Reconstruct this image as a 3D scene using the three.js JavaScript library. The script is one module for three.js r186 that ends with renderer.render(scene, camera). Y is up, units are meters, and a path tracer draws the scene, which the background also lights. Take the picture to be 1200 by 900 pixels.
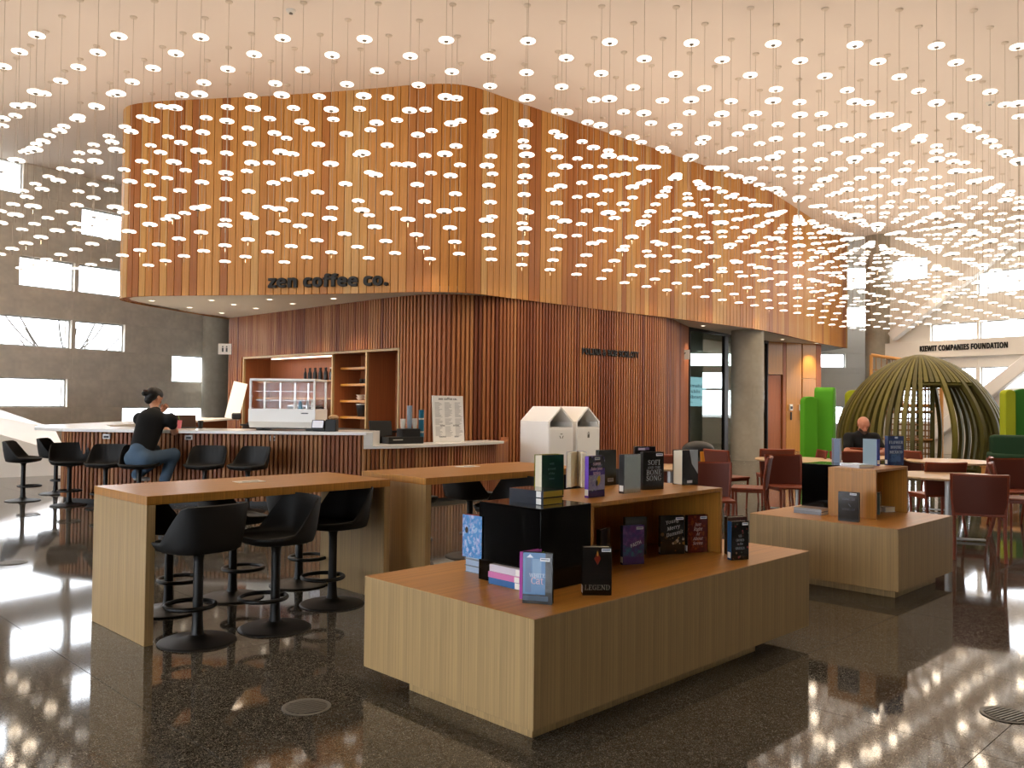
import * as THREE from 'three';
import { RoundedBoxGeometry } from 'three/addons/geometries/RoundedBoxGeometry.js';
import { mergeGeometries } from 'three/addons/utils/BufferGeometryUtils.js';
import { MarchingCubes } from 'three/addons/objects/MarchingCubes.js';
import { FontLoader } from 'three/addons/loaders/FontLoader.js';
import { TextGeometry } from 'three/addons/geometries/TextGeometry.js';

// ---------------------------------------------------------------- camera, sky, exposure
const scene = new THREE.Scene();
const EYE = 1.513, FOCAL = 1001.2, PITCH = 1.2325 * Math.PI / 180, ROLL = 0.63 * Math.PI / 180;
const camera = new THREE.PerspectiveCamera(2 * Math.atan(450 / FOCAL) * 180 / Math.PI, 4 / 3, 0.05, 400);
camera.rotation.order = 'YXZ';
camera.position.set(0, EYE, 0);
camera.rotation.set(PITCH, 0, ROLL);
scene.add(camera);
const SKY = 11.0;                                    // bright overcast day
scene.background = new THREE.Color().setRGB(0.92 * SKY, 0.97 * SKY, 1.04 * SKY);
const renderer = new THREE.WebGLRenderer({ antialias: true });
renderer.toneMapping = THREE.LinearToneMapping;
renderer.toneMappingExposure = 1.0;
renderer.shadowMap.enabled = true;
const GLOW = 1.8, LAMP_POWER = 1.4, DISC_POWER = 0.52, DOWNLIGHT = 12, CEILING_Y = 7.43, SOFFIT_Y = 3.563;

// ---------------------------------------------------------------- helpers
let seed = 7;
const rnd = () => { seed = (seed * 1664525 + 1013904223) >>> 0; return seed / 4294967296; };
const rr = (a, b) => a + (b - a) * rnd();
const R = (d) => d * Math.PI / 180;
const W = (x, y, zf) => new THREE.Vector3(x, y, -zf);           // zf: metres ahead of the camera
function ray(px, py) {
  const x = (px - 600) / FOCAL, y = (py - 450) / FOCAL;
  const u = x * Math.cos(ROLL) + y * Math.sin(ROLL), v = -x * Math.sin(ROLL) + y * Math.cos(ROLL);
  return [u, -v * Math.cos(PITCH) + Math.sin(PITCH), Math.cos(PITCH) + v * Math.sin(PITCH)];
}
function G(px, py, h = 0) { const d = ray(px, py), t = (h - EYE) / d[1]; return [d[0] * t, d[2] * t]; }
function D(px, py, zf) { const d = ray(px, py), t = zf / d[2]; return [d[0] * t, EYE + d[1] * t, zf]; }
function project(x, y, zf) {
  const Y = y - EYE, yc = Y * Math.cos(PITCH) - zf * Math.sin(PITCH), zc = zf * Math.cos(PITCH) + Y * Math.sin(PITCH);
  const u = x / zc, v = -yc / zc;
  return [600 + FOCAL * (u * Math.cos(ROLL) - v * Math.sin(ROLL)), 450 + FOCAL * (u * Math.sin(ROLL) + v * Math.cos(ROLL))];
}
const used = new Map();
function numbered(n) { const k = used.get(n) ?? 0; used.set(n, k + 1); return k ? `${n}_${String(k).padStart(3, '0')}` : n; }
function tag(o, label, category, group, kind) {
  if (label) o.userData.label = label;
  if (category) o.userData.category = category;
  if (group) o.userData.group = group;
  if (kind) o.userData.kind = kind;
  return o;
}
function thing(name, label, category, [x, y, zf] = [0, 0, 0], yaw = 0, group) {
  const o = new THREE.Group(); o.name = numbered(name); o.position.copy(W(x, y, zf)); o.rotation.y = yaw;
  scene.add(o); return tag(o, label, category, group);
}
function structure(name, label, category) { const o = new THREE.Group(); o.name = numbered(name); scene.add(o); return tag(o, label, category, null, 'structure'); }
function part(parent, name, geo, mat, pos, rot) {
  const m = new THREE.Mesh(geo, mat); m.name = name; m.castShadow = m.receiveShadow = true;
  if (pos) m.position.set(...pos); if (rot) m.rotation.set(...rot);
  parent.add(m); return m;
}
function copyOf(o, label) { const c = o.clone(); c.name = numbered(o.name.replace(/_\d{3}$/, '')); scene.add(c); c.userData = { ...o.userData }; if (label) c.userData.label = label; return c; }
function at(o, x, y, zf, yaw) { o.position.copy(W(x, y, zf)); if (yaw !== undefined) o.rotation.y = yaw; return o; }

// uv in metres from the dominant axis of each face; grain runs along v
function metreUV(g, flip = false) {
  const n = g.index ? g.toNonIndexed() : g; const p = n.attributes.position, q = n.attributes.normal, uv = new Float32Array(p.count * 2);
  for (let i = 0; i < p.count; i++) {
    const k = i - i % 3; let ax = 0, ay = 0, az = 0;
    for (let j = 0; j < 3; j++) { ax += Math.abs(q.getX(k + j)); ay += Math.abs(q.getY(k + j)); az += Math.abs(q.getZ(k + j)); }
    let u, v;
    if (ay >= ax && ay >= az) { u = p.getZ(i); v = p.getX(i); } else if (ax >= az) { u = p.getZ(i); v = p.getY(i); } else { u = p.getX(i); v = p.getY(i); }
    uv[i * 2] = flip ? v : u; uv[i * 2 + 1] = flip ? u : v;
  }
  n.setAttribute('uv', new THREE.BufferAttribute(uv, 2)); return n;
}
const boxCache = new Map();
function rbox(w, h, d, r = 0.003, flip = false) {
  const key = [w, h, d, r, flip].map((x) => +x === x ? x.toFixed(5) : x).join();
  if (!boxCache.has(key)) boxCache.set(key, metreUV(new RoundedBoxGeometry(w, h, d, 1, Math.min(r, w / 2.01, h / 2.01, d / 2.01)), flip));
  return boxCache.get(key);
}
// a box with four chamfered long edges: cheap slat with its length along y
function slatGeo(w, h, d, c = 0.004) {
  const key = ['s', w, h, d].join();
  if (!boxCache.has(key)) {
    const s = new THREE.Shape([[-w / 2, -d / 2], [w / 2, -d / 2], [w / 2, d / 2 - c], [w / 2 - c, d / 2], [-w / 2 + c, d / 2], [-w / 2, d / 2 - c]].map((p) => new THREE.Vector2(p[0], -p[1])));
    const g = new THREE.ExtrudeGeometry(s, { depth: h, bevelEnabled: false, steps: 1 }); g.rotateX(-Math.PI / 2); boxCache.set(key, metreUV(g));
  }
  return boxCache.get(key);
}
const cyl = (r1, r2, h, n = 24) => new THREE.CylinderGeometry(r1, r2, h, n);
const lathe = (pts, n = 32) => new THREE.LatheGeometry(pts.map((p) => new THREE.Vector2(p[0], p[1])), n);
function tube(pts, r, seg = 24, rad = 8, closed = false) { return new THREE.TubeGeometry(new THREE.CatmullRomCurve3(pts.map((p) => p.isVector3 ? p : new THREE.Vector3(...p)), closed, 'centripetal'), seg, r, rad, closed); }
function moved(g, x = 0, y = 0, z = 0, rx = 0, ry = 0, rz = 0) { const m = new THREE.Matrix4().makeRotationFromEuler(new THREE.Euler(rx, ry, rz)); m.setPosition(x, y, z); return g.clone().applyMatrix4(m); }
function merge(list) { const l = list.map((g) => { const n = g.index ? g.toNonIndexed() : g.clone(); for (const k of Object.keys(n.attributes)) if (!['position', 'normal', 'uv'].includes(k)) n.deleteAttribute(k); return n; }); return mergeGeometries(l); }
// horizontal slab from a plan polygon [[x, zf]...]
function slab(poly, y0, y1, bevel = 0) {
  const s = new THREE.Shape(poly.map((p) => new THREE.Vector2(p[0], p[1])));
  const g = new THREE.ExtrudeGeometry(s, { depth: y1 - y0 - 2 * bevel, bevelEnabled: bevel > 0, bevelThickness: bevel, bevelSize: bevel, bevelOffset: -bevel, bevelSegments: 2, curveSegments: 8 });
  g.rotateX(-Math.PI / 2); g.translate(0, y0 + bevel, 0); return metreUV(g);
}
// evenly spaced points along a smooth plan path: [{x, z, tx, tz, s}]
function spaced(points, step, smooth = true) {
  const c = new THREE.CatmullRomCurve3(points.map((p) => new THREE.Vector3(p[0], 0, p[1])), false, 'centripetal', 0.5);
  let dense = smooth ? c.getPoints(points.length * 24) : c.points;
  if (!smooth) { const o = []; for (let i = 0; i + 1 < dense.length; i++) for (let k = 0; k < 24; k++) o.push(dense[i].clone().lerp(dense[i + 1], k / 24)); o.push(dense.at(-1)); dense = o; }
  const L = [0]; for (let i = 1; i < dense.length; i++) L.push(L[i - 1] + dense[i].distanceTo(dense[i - 1]));
  const total = L.at(-1), n = Math.max(1, Math.round(total / step)), out = [];
  for (let k = 0, i = 1; k <= n; k++) {
    const s = total * k / n; while (i < L.length - 1 && L[i] < s) i++;
    const f = (s - L[i - 1]) / Math.max(1e-9, L[i] - L[i - 1]), p = dense[i - 1].clone().lerp(dense[i], f), t = dense[i].clone().sub(dense[i - 1]).normalize();
    out.push({ x: p.x, z: p.z, tx: t.x, tz: t.z, s });
  }
  return out;
}
// an upright sheet with thickness along a path; it grows to the left-hand side of travel (side = 1) or the right (-1)
function ribbon(path, t, y0, y1, side = 1) {
  const P = [], I = []; const n = path.length;
  const ring = (k) => { const p = path[k], nx = -p.tz * side * t, nz = p.tx * side * t; return [[p.x, y0, -p.z], [p.x, y1, -p.z], [p.x + nx, y1, -(p.z + nz)], [p.x + nx, y0, -(p.z + nz)]]; };
  const quad = (a, b, c, d) => { const o = P.length / 3; for (const v of [a, b, c, d]) P.push(...v); I.push(o, o + 1, o + 2, o, o + 2, o + 3); };
  for (let k = 0; k + 1 < n; k++) { const A = ring(k), B = ring(k + 1); for (let j = 0; j < 4; j++) quad(A[j], B[j], B[(j + 1) % 4], A[(j + 1) % 4]); }
  quad(...ring(0)); quad(...ring(n - 1).reverse());
  const g = new THREE.BufferGeometry(); g.setAttribute('position', new THREE.BufferAttribute(new Float32Array(P), 3)); g.setIndex(I); const q = g.toNonIndexed(); q.computeVertexNormals(); return metreUV(q);
}

// ---------------------------------------------------------------- materials
function dataTex(w, h, fn, srgb = true) {
  const d = new Uint8Array(w * h * 4);
  for (let y = 0; y < h; y++) for (let x = 0; x < w; x++) { const c = fn(x / w, y / h, x, y), o = (y * w + x) * 4; for (let k = 0; k < 3; k++) d[o + k] = Math.max(0, Math.min(255, c[k])); d[o + 3] = 255; }
  const t = new THREE.DataTexture(d, w, h); t.wrapS = t.wrapT = THREE.RepeatWrapping; t.magFilter = THREE.LinearFilter; t.minFilter = THREE.LinearMipmapLinearFilter; t.generateMipmaps = true;
  if (srgb) t.colorSpace = THREE.SRGBColorSpace; t.needsUpdate = true; return t;
}
function hash(x, y) { let n = (x * 374761393 + y * 668265263) | 0; n = Math.imul(n ^ (n >>> 13), 1274126177); return ((n ^ (n >>> 16)) >>> 0) / 4294967296; }
function vnoise(x, y, px, py) {                      // tiling value noise with periods px, py
  const x0 = Math.floor(x), y0 = Math.floor(y), fx = x - x0, fy = y - y0, s = (t) => t * t * (3 - 2 * t), m = (a, b) => ((a % b) + b) % b;
  const h = (i, j) => hash(m(x0 + i, px), m(y0 + j, py));
  return h(0, 0) * (1 - s(fx)) * (1 - s(fy)) + h(1, 0) * s(fx) * (1 - s(fy)) + h(0, 1) * (1 - s(fx)) * s(fy) + h(1, 1) * s(fx) * s(fy);
}
const grain = dataTex(512, 512, (u, v) => {
  const a = vnoise(u * 150, v * 3, 150, 3), b = vnoise(u * 48, v * 2, 48, 2), c = vnoise(u * 256, v * 14, 256, 14), k = 206 + 26 * a + 22 * (b - 0.5) + 16 * (c - 0.5);
  return [k, k * 0.985, k * 0.965];
});
const terrazzo = dataTex(1024, 1024, (u, v, x, y) => {
  const a = hash(x >> 1, y >> 1), b = hash((x + 3) >> 2, ((y + 5) >> 2) + 999), n = vnoise(u * 90, v * 90, 90, 90), m = vnoise(u * 6, v * 6, 6, 6);
  let k = 62 + 24 * n + 8 * (m - 0.5); if (b > 0.82) k += 62 * hash(x >> 2, (y >> 2) + 77); if (a > 0.9) k += 80 * a; if (a < 0.16) k -= 34;
  return [k * 1.02, k * 0.97, k * 0.88];
});
const concreteTex = dataTex(512, 512, (u, v, x, y) => { const k = 240 + 14 * (vnoise(u * 7, v * 7, 7, 7) - 0.5) + 12 * (vnoise(u * 26, v * 26, 26, 26) - 0.5) + 8 * (hash(x, y) - 0.5); return [k, k, k]; });
const fabricTex = dataTex(128, 128, (u, v, x, y) => { const k = 205 + 30 * (((x >> 1) + (y >> 1)) % 2) + 20 * (hash(x, y) - 0.5); return [k, k, k]; });
grain.repeat.set(2.4, 0.55); terrazzo.repeat.set(0.8, 0.8); concreteTex.repeat.set(0.5, 0.5); fabricTex.repeat.set(30, 30);
const M = (color, roughness = 0.6, extra = {}) => new THREE.MeshStandardMaterial({ color, roughness, ...extra });
const P = (color, roughness = 0.6, extra = {}) => new THREE.MeshPhysicalMaterial({ color, roughness, ...extra });
const mat = {
  oak: M(0xd69640, 0.34, { map: grain }), oakPale: M(0xcfae78, 0.45, { map: grain }),
  floor: P(0xffffff, 0.055, { map: terrazzo }), grout: M(0x4a463e, 0.8),
  ceiling: M(0xe8dace, 0.9), soffit: M(0xd8d2c8, 0.85), wallPanel: M(0xf4ede0, 0.85, { map: concreteTex }), wallPale: M(0xece7de, 0.85), white: M(0xf2f0ec, 0.4), whiteGloss: P(0xf3f1ec, 0.18),
  concrete: M(0xa69e8e, 0.85, { map: concreteTex, bumpMap: concreteTex, bumpScale: 0.002 }), backing: M(0xae683c, 0.75, { map: grain }), niche: M(0xb46a3c, 0.55, { map: grain }), black: M(0x0b0b0d, 0.5), blackGloss: P(0x040405, 0.1, { specularIntensity: 0.3 }),
  stool: M(0x030304, 0.6), stoolBase: M(0x040405, 0.5), letter: M(0x070504, 0.6), steel: M(0xb9bbbd, 0.3, { metalness: 0.9 }), darkSteel: M(0x3a3b3d, 0.4, { metalness: 0.7 }), frame: M(0x3d3d3c, 0.5), aluminium: M(0xc2c4c4, 0.4, { metalness: 0.5 }),
  glass: P(0xffffff, 0.0, { transmission: 1, thickness: 0, ior: 1.5 }), glassCase: P(0xffffff, 0.0, { transmission: 1, thickness: 0, ior: 1.5, specularIntensity: 0.12 }), glassTint: P(0xc8d2cc, 0.02, { transmission: 1, thickness: 0, ior: 1.5 }),
  paper: M(0xf4f1ea, 0.7), pages: M(0xe9dfc6, 0.85), skin: M(0xc98d6c, 0.55), skinMan: M(0xc07f62, 0.5), hair: M(0x120d0b, 0.5), shirt: M(0x060607, 0.9), jeans: M(0x5a7590, 0.85, { map: fabricTex }), shoe: M(0xe8e6e2, 0.6),
  chair: M(0x9a4018, 0.42, { map: grain }), chairPanel: M(0x5e2410, 0.5), tableTop: M(0xeec898, 0.35, { map: grain }), olive: M(0x5a5216, 0.6), rope: M(0xa0764a, 0.9), poleWood: M(0xc98f4e, 0.6),
  green: M(0x5fb80d, 0.8, { map: fabricTex }), greenDeep: M(0x2e7a1c, 0.85, { map: fabricTex }), greenDark: M(0x0d3a18, 0.85, { map: fabricTex }), lime: M(0xb9c416, 0.8, { map: fabricTex }),
  orange: M(0xd98a1e, 0.7), brown: M(0x4a2c1c, 0.7), pink: M(0xe27f8e, 0.5), teal: M(0x1c6f8f, 0.4), dish: M(0xdcd8d0, 0.3), grille: M(0x77756f, 0.45, { metalness: 0.6 }), asphalt: M(0x9a9a96, 0.95), leaf: M(0x33441f, 0.9), bark: M(0x3a332c, 0.9),
  lampGlow: new THREE.MeshStandardMaterial({ color: 0xffffff, roughness: 0.5, emissive: new THREE.Color(1, 0.9, 0.78), emissiveIntensity: GLOW }),
  downGlow: new THREE.MeshStandardMaterial({ color: 0xffffff, roughness: 0.5, emissive: new THREE.Color(1, 0.86, 0.66), emissiveIntensity: 6 }),
  stripGlow: new THREE.MeshStandardMaterial({ color: 0xffffff, roughness: 0.5, emissive: new THREE.Color(1, 0.78, 0.56), emissiveIntensity: 3 }),
};
const shades = (list, rough, opts = {}) => list.map((c) => M(c, rough, { map: grain, ...opts }));
const boardMats = shades([0xdf9c48, 0xd6903c, 0xe4aa58, 0xc98032, 0xdc9a48, 0xe8b46a, 0xba6f26, 0xe2a250], 0.5);
const slatMats = shades([0xb87242, 0xaa6236, 0xc27e48, 0x98522c, 0xb46c3e, 0xcc8a54, 0x864424, 0xbc7644], 0.55);
const counterSlatMats = shades([0xc8844a, 0xbc7442, 0xd08e54, 0xae6438], 0.5);
// ---------------------------------------------------------------- room shell
const LEFT0 = [-24.3, 3.5], LEFT1 = [-4.5, 33.74], RIGHT0 = [12.9, 29.47], RIGHT1 = [25.6, 11.2];
const dirOf = (p, q) => { const l = Math.hypot(q[0] - p[0], q[1] - p[1]); return { tx: (q[0] - p[0]) / l, tz: (q[1] - p[1]) / l, l }; };
function sOf(px, p, q, py = 470) {                       // distance along the wall p -> q where the pixel column meets it
  const d = ray(px, py), t = dirOf(p, q);
  return (d[2] * p[0] - d[0] * p[1]) / (d[0] * t.tz - d[2] * t.tx);
}
const roomPoly = [LEFT0, LEFT1, [14.3, 33.4], RIGHT0, RIGHT1, [21, -22], [-24.3, -22]];

// floor: slab with terrazzo panels 1.21 m square set 45 degrees to the camera
{
  const fl = structure('floor', 'dark speckled polished terrazzo floor', 'floor');
  part(fl, 'floor_slab', slab([[-30, -24], [30, -24], [30, 38], [-30, 38]], -0.3, -0.014), mat.grout);
  const T = 1.21, A0 = 0.5, geo = rbox(T - 0.003, 0.014, T - 0.003, 0.001), cells = [], s2 = Math.SQRT1_2;
  const inside = (x, z) => { let c = false; for (let i = 0, j = roomPoly.length - 1; i < roomPoly.length; j = i++) { const [xi, zi] = roomPoly[i], [xj, zj] = roomPoly[j]; if ((zi > z) !== (zj > z) && x < (xj - xi) * (z - zi) / (zj - zi) + xi) c = !c; } return c; };
  for (let i = -40; i < 50; i++) for (let j = -30; j < 40; j++) {
    const a = A0 + T * (i + 0.5), b = T * (j + 0.5), x = (a - b) * s2, z = (a + b) * s2;
    if (!inside(x, z) && !inside(x + 0.8, z) && !inside(x - 0.8, z) && !inside(x, z + 0.8) && !inside(x, z - 0.8)) continue;
    const [px, py] = project(x, 0, Math.max(z, 0.05)); const seen = z > 1.8 && px > -120 && px < 1320 && py < 1000;
    cells.push({ x, z, seen });
  }
  cells.sort((p, q) => (q.seen - p.seen) || p.z - q.z);
  const rest = [];
  cells.forEach((c, k) => { if (c.seen && k < 290) part(fl, 'floor_tile', geo, mat.floor, [c.x, -0.007, -c.z], [0, R(45), 0]); else rest.push(moved(geo, c.x, -0.007, -c.z, 0, R(45), 0)); });
  const far = part(fl, 'floor_tile', metreUV(merge(rest)), mat.floor); far.userData.kind = 'stuff';
}
// ceiling
{ const c = structure('ceiling', 'smooth warm white ceiling over the hall', 'ceiling'); part(c, 'ceiling_slab', slab(roomPoly.map(([x, z]) => [x * 1.012, 6 + (z - 6) * 1.012]).reverse(), CEILING_Y, CEILING_Y + 0.3), mat.ceiling); }

// walls of stacked precast panels, with windows that fill a band between two joints
let windowCount = 0;
function bandedWall(name, label, p, q, bands, windows, material, joints, paneMat = mat.glass) {
  const w = structure(name, label, 'wall'), t = dirOf(p, q), yaw = Math.atan2(t.tz, t.tx), THICK = 0.3;
  w.position.copy(W(p[0], 0, p[1])); w.rotation.y = yaw;     // local x along the wall, local z towards the right-hand side of travel
  bands.forEach(([y0, y1], k) => {
    const cuts = (windows[k] ?? []).slice().sort((a, b) => a[0] - b[0]); let s = 0; const runs = [];
    for (const c of cuts) { if (c[0] > s) runs.push([s, c[0]]); s = Math.max(s, c[1]); }
    if (s < t.l) runs.push([s, t.l]);
    for (const [a, b] of runs) {
      const cutsAt = [a, ...joints.filter((j) => j > a + 0.4 && j < b - 0.4).sort((i, j) => i - j), b];
      for (let i = 0; i + 1 < cutsAt.length; i++) part(w, 'panel', rbox(cutsAt[i + 1] - cutsAt[i], y1 - y0, THICK, 0.012), material, [(cutsAt[i] + cutsAt[i + 1]) / 2, (y0 + y1) / 2, 0]);
    }
    for (const [a, b] of cuts) {
      const g = structure(`window_${++windowCount}`, null, null), W0 = b - a, H = y1 - y0, f = 0.035;
      g.userData.label = `narrow horizontal window in the ${label.split(' wall')[0]} wall, sill ${y0.toFixed(1)} metres up`; delete g.userData.category;
      g.position.copy(W(p[0] + t.tx * (a + b) / 2, (y0 + y1) / 2, p[1] + t.tz * (a + b) / 2)); g.rotation.y = yaw;
      part(g, 'window_frame', merge([rbox(W0, f, 0.1), rbox(W0, f, 0.1)].map((x, i) => moved(x, 0, (i ? 1 : -1) * (H - f) / 2, 0)).concat([rbox(f, H - 2 * f, 0.1), rbox(f, H - 2 * f, 0.1)].map((x, i) => moved(x, (i ? 1 : -1) * (W0 - f) / 2, 0, 0)))), mat.aluminium);
      part(g, 'pane', rbox(W0 - 2 * f, H - 2 * f, 0.008, 0.001), paneMat);
    }
  });
  return { w, t, yaw };
}
{
  const s = (px) => sOf(px, LEFT0, LEFT1), bands = [[0, 0.82], [0.82, 1.26], [1.26, 2.0], [2.0, 2.8], [2.8, 3.56], [3.56, 4.32], [4.32, 5.08], [5.08, 5.88], [5.88, 6.62], [6.62, CEILING_Y]];
  bandedWall('wall_left', 'beige precast panel wall', LEFT0, LEFT1, bands, {
    1: [[s(140), s(237)]], 2: [[s(-150), s(75)], [3, 7]], 3: [[s(197.5), s(238)], [9, 13]], 4: [[s(-220), s(78.5)], [s(83.5), s(141)], [2.5, 6.5]],
    6: [[s(16), s(81)], [s(86), s(150)], [4, 9], [11.5, 14.5]], 8: [[s(88), s(142)], [s(-130), s(-60)], [3, 8]], 9: [[s(-90), s(18)], [7, 10]] }, mat.wallPanel, [s(80), s(80) - 7, s(80) + 7, s(80) - 14]);
}
{
  const s = (px) => sOf(px, RIGHT0, RIGHT1), bands = [[0, 1.0], [1.0, 2.1], [2.1, 2.78], [2.78, 3.12], [3.12, 3.66], [3.66, 4.22], [4.22, 5.06], [5.06, 5.76], [5.76, 6.5], [6.5, CEILING_Y]];
  bandedWall('wall_right', 'pale panel wall', RIGHT0, RIGHT1, bands, {
    1: [[s(1052), s(1098)], [8.5, 11.5]], 2: [[s(1062), s(1146)], [s(1151), 8.3], [8.5, 11.5]], 5: [[s(1093), s(1147)], [s(1150), 8.3], [8.5, 11.5]], 7: [[s(1148), s(1245)], [9.5, 13]], 8: [[s(1042), s(1089)]] }, mat.wallPale, [s(1100), s(1149), s(1230)]);
  // fascia with the donor's name
  const t = dirOf(RIGHT0, RIGHT1), yaw = Math.atan2(t.tz, t.tx), f = structure('trim_1', 'pale fascia beam carrying dark raised lettering', 'beam');
  f.position.copy(W(RIGHT0[0], 0, RIGHT0[1])); f.rotation.y = yaw;
  part(f, 'fascia_board', rbox(7.4, 0.54, 0.16, 0.01), mat.wallPale, [s(1043) + 3.7, 3.39, 0.24]);
  // diagonal braces of the structure
  const brace = (name, pxA, hA, pxB, hB, off, w = 0.32) => {
    const a = s(pxA), b = s(pxB), l = Math.hypot(b - a, hB - hA), o = structure(name, 'pale diagonal steel brace across the window wall', 'brace'); o.position.copy(W(RIGHT0[0], 0, RIGHT0[1])); o.rotation.y = yaw;
    part(o, 'brace_tube', rbox(l, w, 0.3, 0.04), mat.white, [(a + b) / 2, (hA + hB) / 2, off], [0, 0, Math.atan2(hB - hA, b - a)]);
  };
  brace('trim_2', 1055, 3.85, 1290, 8.0, 0.5); brace('trim_3', 1100, 0.6, 1290, 4.3, 0.34, 0.4);
  const letterY = 3.34;
  globalThis.kiewit = { s0: s(1084), s1: s(1188), y: letterY, yaw, t };
}
// far wall, and the big glazed fronts behind and beside the camera that daylight comes through
{
  const far = (name, label, p, q, windows, bands, m = mat.wallPale) => bandedWall(name, label, p, q, bands, windows, m, []);
  const F0 = [-4.5, 33.74], F1 = [14.3, 33.4], sF = (px) => sOf(px, F0, F1);
  far('wall_far', 'pale far wall', F0, F1, { 1: [[sF(960), sF(988)]], 3: [[sF(822), sF(848)]], 5: [[sF(806), sF(880)], [sF(950), sF(989)]], 7: [[sF(955), sF(1016)]], 9: [[sF(963), sF(1016)]] }, [[0, 0.8], [0.8, 1.5], [1.5, 2.15], [2.15, 2.8], [2.8, 3.0], [3.0, 3.55], [3.55, 4.6], [4.6, 5.4], [5.4, 6.1], [6.1, 6.95], [6.95, CEILING_Y]]);
  { const c = []; for (let i = 0; i < 5; i++) c.push([30 + i * 3, 32.8 + i * 3]); far('wall_back', 'glazed entrance back wall', [21, -22], [-24.3, -22], { 1: c, 3: c }, [[0, 0.3], [0.3, 3.2], [3.2, 3.6], [3.6, 6.9], [6.9, CEILING_Y]]); }
  far('wall_side', 'plain corner wall', [-24.3, -22], LEFT0, { 1: [[3, 8.8], [9, 14.8], [15, 20.8]], 3: [[3, 8.8], [9, 14.8], [15, 20.8]] }, [[0, 0.3], [0.3, 3.2], [3.2, 3.6], [3.6, 6.9], [6.9, CEILING_Y]]);
  far('wall_near', 'plain side wall', RIGHT1, [21, -22], {}, [[0, 3.4], [3.4, 6.4], [6.4, CEILING_Y]]);
  far('wall_return', 'short return wall', F1, RIGHT0, {}, [[0, CEILING_Y]]);
}
// ---------------------------------------------------------------- timber volume
const upperPts = [[-7.2, 21.7], [-7.5, 20.7], [-8.02, 18.7], [-8.14, 17.95], [-8.05, 17.5], [-7.78, 17.17], [-7.2, 16.94], [-6.0, 16.74], [-4.66, 16.52], [-3.4, 16.26], [-2.45, 16.03], [-1.8, 15.86], [-1.13, 15.82], [-0.72, 16.0], [-0.34, 16.36], [0.25, 16.93], [2.2, 18.75], [4.1, 20.5], [6.5, 22.85], [7.6, 24.3], [8.5, 25.6], [9.97, 27.7], [11.75, 30.0]];
const upper = spaced(upperPts, 0.16);
{
  const v = structure('wall_upper', 'upper storey clad in upright orange cedar boards above the cafe', 'wall');
  part(v, 'cladding_backing', ribbon(spaced(upperPts, 0.4), 0.15, SOFFIT_Y, CEILING_Y, 1), mat.backing);
  const g = slatGeo(0.151, CEILING_Y - SOFFIT_Y + 0.02, 0.03, 0.006), n = upper.length; let m = boardMats[0];
  for (let k = 0; k + 1 < n; k++) {
    const a = upper[k], b = upper[k + 1], x = (a.x + b.x) / 2, z = (a.z + b.z) / 2, tx = b.x - a.x, tz = b.z - a.z;
    if (rnd() > 0.3) m = boardMats[Math.floor(rnd() * boardMats.length)];
    const l = Math.hypot(tx, tz), o = 0.012 + rr(0, 0.004);
    part(v, 'cladding_board', g, m, [x + tz / l * o, SOFFIT_Y - 0.02, -(z - tx / l * o)], [0, Math.atan2(tz, tx), 0]);
  }
  const poly = spaced(upperPts, 0.3).map((p) => [p.x, p.z]); poly.push([11.75, 33.2], [-4.2, 33.2]);
  const s = structure('ceiling_soffit', 'pale flat soffit under the timber storey', 'soffit'); part(s, 'soffit_board', slab(poly, SOFFIT_Y, SOFFIT_Y + 0.1), mat.soffit);
}
const lowerPts = [[-7.1, 21.59], [-6.25, 20.76], [-4.84, 19.35], [-3.65, 18.16], [-2.79, 17.32], [-2.2, 16.76], [-1.7, 16.42], [-1.2, 16.3], [-0.75, 16.42], [-0.3, 16.62], [0.3, 17.1], [1.6, 18.28], [2.9, 19.5], [3.45, 20.05], [3.8, 20.6], [4.05, 21.2], [4.61, 22.57]];
const NICHE0 = [-6.62, 21.12], NICHE1 = [-2.18, 16.75];
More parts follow.
